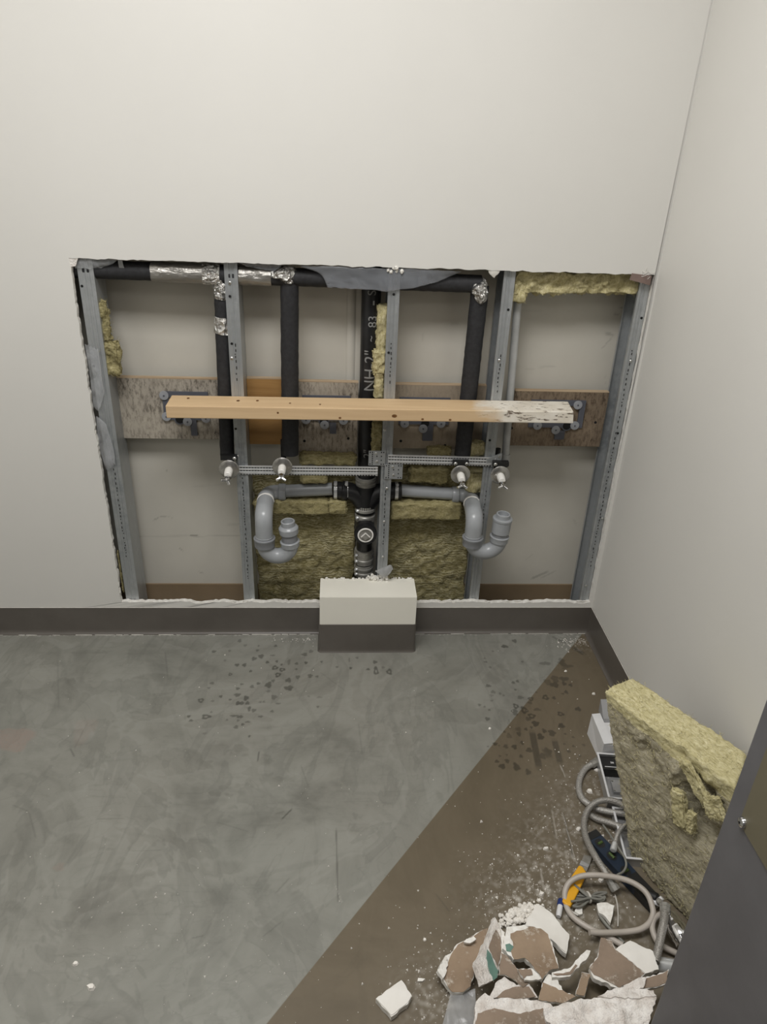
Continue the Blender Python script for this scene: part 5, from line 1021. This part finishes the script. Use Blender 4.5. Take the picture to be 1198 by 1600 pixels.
frag('brown faced drywall piece at the left end of the heap', za([(625, 360), (530, 392), (420, 462), (320, 510), (260, 600), (215, 620), (140, 745), (185, 840), (275, 955), (380, 960), (450, 905), (490, 760), (465, 690), (570, 560)]), .030, (-.05, .10),
     [(za([(627, 360), (530, 394), (424, 466), (330, 514), (268, 606), (235, 690), (203, 835), (276, 953), (380, 959), (450, 905), (488, 760), (465, 690), (570, 560)]), 'paper_brown')], seed=1)
frag('small white chip lying on the brown left piece', za([(385, 490), (410, 462), (478, 436), (502, 464), (445, 500)]), .046, (0, .1), [], .006, seed=2, step=4, amp=.5)
frag('tilted shard with a green paper edge standing up in the heap', za([(672, 258), (705, 320), (738, 470), (735, 640), (708, 800), (660, 850), (560, 890), (500, 690), (560, 560), (620, 420)]), .055, (-.55, .15),
     [(za([(690, 372), (728, 450), (728, 640), (708, 720), (620, 540), (650, 460)]), 'paper_grey_brown'), (za([(605, 560), (640, 600), (712, 760), (700, 820), (660, 852), (625, 740), (600, 640)]), 'paper_green')], seed=3, mcore='gypsum_crushed')
frag('white painted drywall sheet at the back of the heap', zc_([(500, 40), (560, 75), (610, 130), (660, 190), (645, 283), (605, 250), (560, 210), (520, 165), (440, 150), (450, 110), (480, 75)]), .022, (.02, -.03), [(zc_([(500, 44), (558, 79), (608, 134), (652, 192), (640, 274), (605, 245), (560, 205), (522, 160), (448, 146), (455, 112), (482, 79)]), 'paint_white')], seed=4)
frag('large brown torn sheet lying across the middle of the heap', zc_([(350, 150), (440, 140), (455, 150), (520, 155), (560, 185), (608, 355), (560, 368), (527, 412), (480, 345), (440, 305), (385, 312), (330, 260)]), .058, (.02, .06),
     [(zc_([(370, 185), (400, 170), (440, 165), (470, 190), (460, 150), (520, 160), (555, 188), (607, 355), (560, 367), (527, 411), (481, 344), (440, 304), (388, 311), (372, 270), (395, 240), (370, 205)]), 'paper_brown'), (zc_([(345, 240), (365, 235), (385, 250), (372, 275), (350, 270)]), 'paper_green')], seed=5)
frag('curled brown paper strip in the middle of the heap', zc_([(325, 280), (352, 292), (400, 355), (467, 420), (432, 452), (388, 412), (345, 388), (313, 388)]), .052, (-.1, .12), [(zc_([(325, 281), (352, 293), (400, 356), (465, 420), (432, 450), (388, 410), (345, 386), (315, 386)]), 'paper_grey_brown')], .003, seed=6)
frag('short brown strip with a white end below the torn sheet', zc_([(405, 360), (480, 358), (522, 408), (440, 414)]), .060, (.0, .05), [(zc_([(405, 361), (470, 359), (480, 388), (450, 392), (435, 408)]), 'paper_grey_brown')], .006, seed=7, step=4)
frag('brown wedge of drywall above the crushed slab', zc_([(528, 425), (560, 438), (690, 495), (640, 525), (560, 522), (508, 512)]), .062, (.05, .0), [(zc_([(528, 425), (560, 438), (689, 495), (640, 524), (560, 521), (509, 511)]), 'paper_brown')], .006, seed=8)
frag('cream gypsum chip beside the short strip', zc_([(530, 425), (555, 385), (600, 408), (630, 470), (590, 458)]), .050, (.1, .1), [], .008, seed=9, step=4)
frag('narrow bent white strip raised over the gap in the heap', zc_([(573, 378), (665, 352), (690, 318), (745, 266), (764, 270), (752, 300), (682, 372), (663, 396), (575, 402)]), .062, (.05, .0), [(zc_([(580, 384), (662, 372), (690, 336), (700, 340), (668, 385), (600, 392)]), 'paper_grey_brown')], .010, seed=10)
frag('small upright brown slip in the gap of the heap', zc_([(720, 373), (770, 383), (752, 420), (745, 452), (735, 492), (690, 486), (706, 430)]), .040, (.1, -.3), [(zc_([(721, 375), (768, 384), (751, 420), (743, 452), (733, 490), (692, 484), (707, 430)]), 'paper_brown')], .003, seed=11)
frag('brown and white drywall piece at the right of the heap', zc_([(815, 205), (868, 220), (888, 262), (960, 220), (1072, 272), (1100, 362), (1032, 384), (1000, 412), (925, 440), (908, 462), (778, 402), (758, 350), (800, 300)]), .052, (.02, .05),
     [(zc_([(815, 205), (868, 221), (888, 266), (1030, 381), (1000, 411), (925, 439), (905, 452), (782, 388), (759, 350), (801, 300)]), 'paper_grey_brown'), (zc_([(890, 264), (960, 222), (1070, 273), (1098, 361), (1034, 381)]), 'paint_white')], seed=12)
frag('long front slab with a white broken rim and brown face', zc_([(188, 640), (200, 520), (245, 476), (290, 508), (340, 502), (500, 512), (565, 530), (600, 560), (590, 640)]), .072, (.0, .08), [(zc_([(196, 640), (208, 578), (290, 552), (350, 567), (420, 580), (530, 552), (545, 592), (575, 640)]), 'paper_grey_brown')], .016, 'gypsum_crushed', seed=13)
frag('big crushed white gypsum slab at the front of the heap', zc_([(532, 562), (620, 532), (700, 512), (800, 500), (870, 472), (980, 468), (1088, 488), (1080, 525), (1050, 640), (575, 640), (542, 600)]), .085, (.02, .06), [], .022, 'gypsum_crushed', seed=14, amp=2)
frag('rolled gypsum ridge lying along the crushed slab', zc_([(800, 492), (880, 455), (960, 448), (1075, 462), (1090, 490), (1000, 505), (900, 500)]), .090, (.0, .05), [], .014, 'gypsum_crushed', seed=24, amp=1.6)
frag('brown scrap between the heap and the partition', zc_([(1010, 408), (1120, 378), (1150, 360), (1140, 430), (1085, 452), (1012, 458)]), .075, (.05, .1), [(zc_([(1014, 412), (1120, 382), (1146, 366), (1136, 428), (1083, 447), (1016, 452)]), 'paper_grey_brown')], .006, seed=15)
frag('rough gypsum lump beside the brown scrap', zc_([(925, 442), (1000, 405), (1042, 398), (1025, 452), (960, 468)]), .082, (.05, .1), [], .014, 'gypsum_crushed', seed=16)
frag('powdery brown base piece under the heap', zc_([(265, 500), (295, 430), (340, 395), (400, 440), (460, 425), (505, 500), (400, 515)]), .045, (.0, .1), [(zc_([(330, 470), (380, 450), (460, 445), (495, 495), (400, 508), (300, 500)]), 'paper_grey_brown')], .012, 'gypsum_crushed', seed=17)
frag('white drywall piece lying apart on the brown floor', [(587, 1560), (627, 1531), (643.5, 1556), (637, 1569), (611, 1589), (602, 1577), (593, 1567)], .013, (0, 0), [([(588.5, 1560), (627, 1533), (642, 1556), (636, 1567), (611, 1586), (603, 1576), (594, 1566.5)], 'paint_white')], seed=18)
frag('pointed white drywall piece inside the hose loop', zd([(425, 515), (455, 506), (500, 507), (552, 527), (538, 600), (522, 655), (490, 612), (440, 580)]), .020, (.1, 0), [], .010, seed=19)
frag('small gypsum piece beside the yellow scraper', zd([(275, 545), (320, 540), (322, 588), (300, 592), (265, 570)]), .008, (0, 0), [], .006, seed=20, step=4, amp=.6)
frag('flat white flake left of the heap', [(653, 1528), (664, 1529), (660, 1533), (652, 1533)], .004, (0, 0), [], .003, seed=21, step=3, amp=.4)
frag('white splinter leaning out of the left piece', za([(215, 615), (232, 640), (225, 760), (190, 830), (140, 755)]), .040, (-.3, .1), [], .008, seed=22, step=4)
frag('grey white shard beside the green edged one', za([(715, 330), (770, 400), (770, 520), (735, 680), (740, 420)]), .050, (-.1, .2), [], .006, seed=23, step=4)
# crumpled plastic in front of the heap
q = MB(); rows = [[(704, 1552), (726, 1549), (742, 1546)], [(698, 1575), (722, 1573), (743, 1572)], [(690, 1606), (715, 1606), (740, 1606)]]
R_ = [spline([P(a, b, z=.014) for a, b in r], 10) for r in rows]; cols = [spline([r[k] for r in R_], 10) for k in range(len(R_[0]))]; V = []
for i, cl in enumerate(cols):
    for p in cl: V.append((p[0], p[1], .012+.016*abs(nz((p[0], p[1]*.3, 0), 26, 2))+.004*nz(p, 50, 4)))
nJ = len(cols[0]); q.add(V, [(i*nJ+j, i*nJ+j+1, (i+1)*nJ+j+1, (i+1)*nJ+j) for i in range(len(cols)-1) for j in range(nJ-1)])
tag(mesh_obj('plastic_sheet', q, 'polythene_heavy', sharp=60), 'crumpled translucent plastic at the left front of the heap', 'plastic film')

# individual pale chips large enough to pick out
def chip(px, py, s_, label, seed, m='chip_white'):
    r = random.Random(seed); p = P(px, py, z=0); q = MB(); s_ *= .0016; n_ = 7
    rr = [r.uniform(.65, 1.2) for _ in range(n_)]; q.add([(p[0]+s_*rr[k]*math.cos(6.283*k/n_), p[1]+s_*rr[k]*math.sin(6.283*k/n_)*.8, .0005) for k in range(n_)]+[(p[0]+s_*.75*rr[k]*math.cos(6.283*k/n_+.2), p[1]+s_*.6*rr[k]*math.sin(6.283*k/n_+.2), s_*(.5+.35*r.random())) for k in range(n_)], [tuple(range(n_-1, -1, -1)), tuple(range(n_, 2*n_))]+[(k, (k+1) % n_, n_+(k+1) % n_, n_+k) for k in range(n_)])
    tag(mesh_obj('plaster_chip', q, m, smooth=False), label, 'plaster chip', 'plaster chips on the floor')
chip(927, 1084.5, 4, 'oval white chip on the brown floor near the corner', 1)
chip(883, 1049, 3, 'thin white chip on the floor beside the diagonal edge', 2)
chip(853, 1327, 5, 'white chip lying alone left of the yellow scraper', 3)
chip(920, 1237, 6, 'white lump inside the curve of the braided hose', 4)
chip(904, 1296, 4, 'white cube-like chip left of the looped steel hose', 5)
chip(938, 1376, 5, 'white lump under the top of the beige hose loop', 6)
chip(846, 1397, 5, 'white lump on the dusty floor above the heap', 7)
chip(931, 1204, 4, 'white chip just left of the metal tray', 8)
chip(142, 1543, 6, 'white chip on the grey floor near the bottom left corner', 9)
chip(118, 1506, 4, 'white chip above another one on the grey floor at bottom left', 10)
chip(765, 1139, 3, 'elongated white chip on the grey floor near the wet spots', 11)
chip(663, 1469, 3, 'white crumb on the brown floor left of the heap', 12)
chip(842, 1408, 4, 'smaller lump beside the one above the heap', 13)
# crumb pile behind the heap and fine scatter
def crumbs(name, label, pts_, m='chip_white'):
    q = MB(); r = random.Random(len(pts_))
    for x, y, z, s_ in pts_:
        a = r.uniform(0, 6.28); d = [(s_*math.cos(a+k*2.1)*r.uniform(.7, 1.2), s_*math.sin(a+k*2.1)*r.uniform(.7, 1.2)) for k in range(3)]
        q.add([(x+dx, y+dy, z) for dx, dy in d]+[(x+.2*s_, y, z+s_*1.1)], [(0, 1, 2), (0, 3, 1), (1, 3, 2), (2, 3, 0)])
    tag(mesh_obj(name, q, m, smooth=False), label, 'crumbs', kind='stuff')
pts_ = []
for k in range(260):
    px = random.gauss(812, 14); py = random.gauss(1430, 7)+(812-px)*.35; p = P(px, py, z=.004); pts_.append((p[0], p[1], abs(random.gauss(0, .006)), random.uniform(.0025, .0075)))
q = MB()
for x, y, z, s_ in pts_: q.lathe([(s_*.45, 0), (s_*.9, s_*.3), (s_*.75, s_*.8), (s_*.3, s_*1.05)], (x, y, z*.8), (random.uniform(-.9, .9), random.uniform(-.9, .9), 1), n=5)
q.v = [(a, b, max(c_, .0003)) for a, b, c_ in q.v]
tag(mesh_obj('plaster_crumbs', q, 'chip_white', smooth=False), 'pile of white plaster crumbs behind the heap', 'crumbs', kind='stuff')
pts_ = []
for k in range(1500):
    u_ = random.random()
    if u_ < .12: px, py = random.uniform(0, 1000), random.uniform(1000, 1600)
    elif u_ < .42: px, py = random.gauss(830, 60), random.gauss(1400, 55)
    elif u_ < .62: px, py = random.gauss(705, 50), random.gauss(1540, 50)
    elif u_ < .80: px, py = random.gauss(930, 50), random.gauss(1270, 70)
    elif u_ < .88: px, py = random.gauss(900, 18), 998+abs(random.gauss(0, 8))
    elif u_ < .93: px, py = random.gauss(480, 25), 997+abs(random.gauss(0, 4))
    else: px, py = random.gauss(250, 140), random.gauss(1500, 70)
    p = P(px, py, z=0)
    if p[0] > XR-.02 or p[1] > -.018 or (-.065 < p[0] < .27 and p[1] > -.12) or p[1] < -1.3: continue
    pts_.append((p[0], p[1], 0.0003, abs(random.gauss(.0006, .0011))+.0006))
crumbs('plaster_specks', 'fine white plaster specks scattered over the floor', pts_)
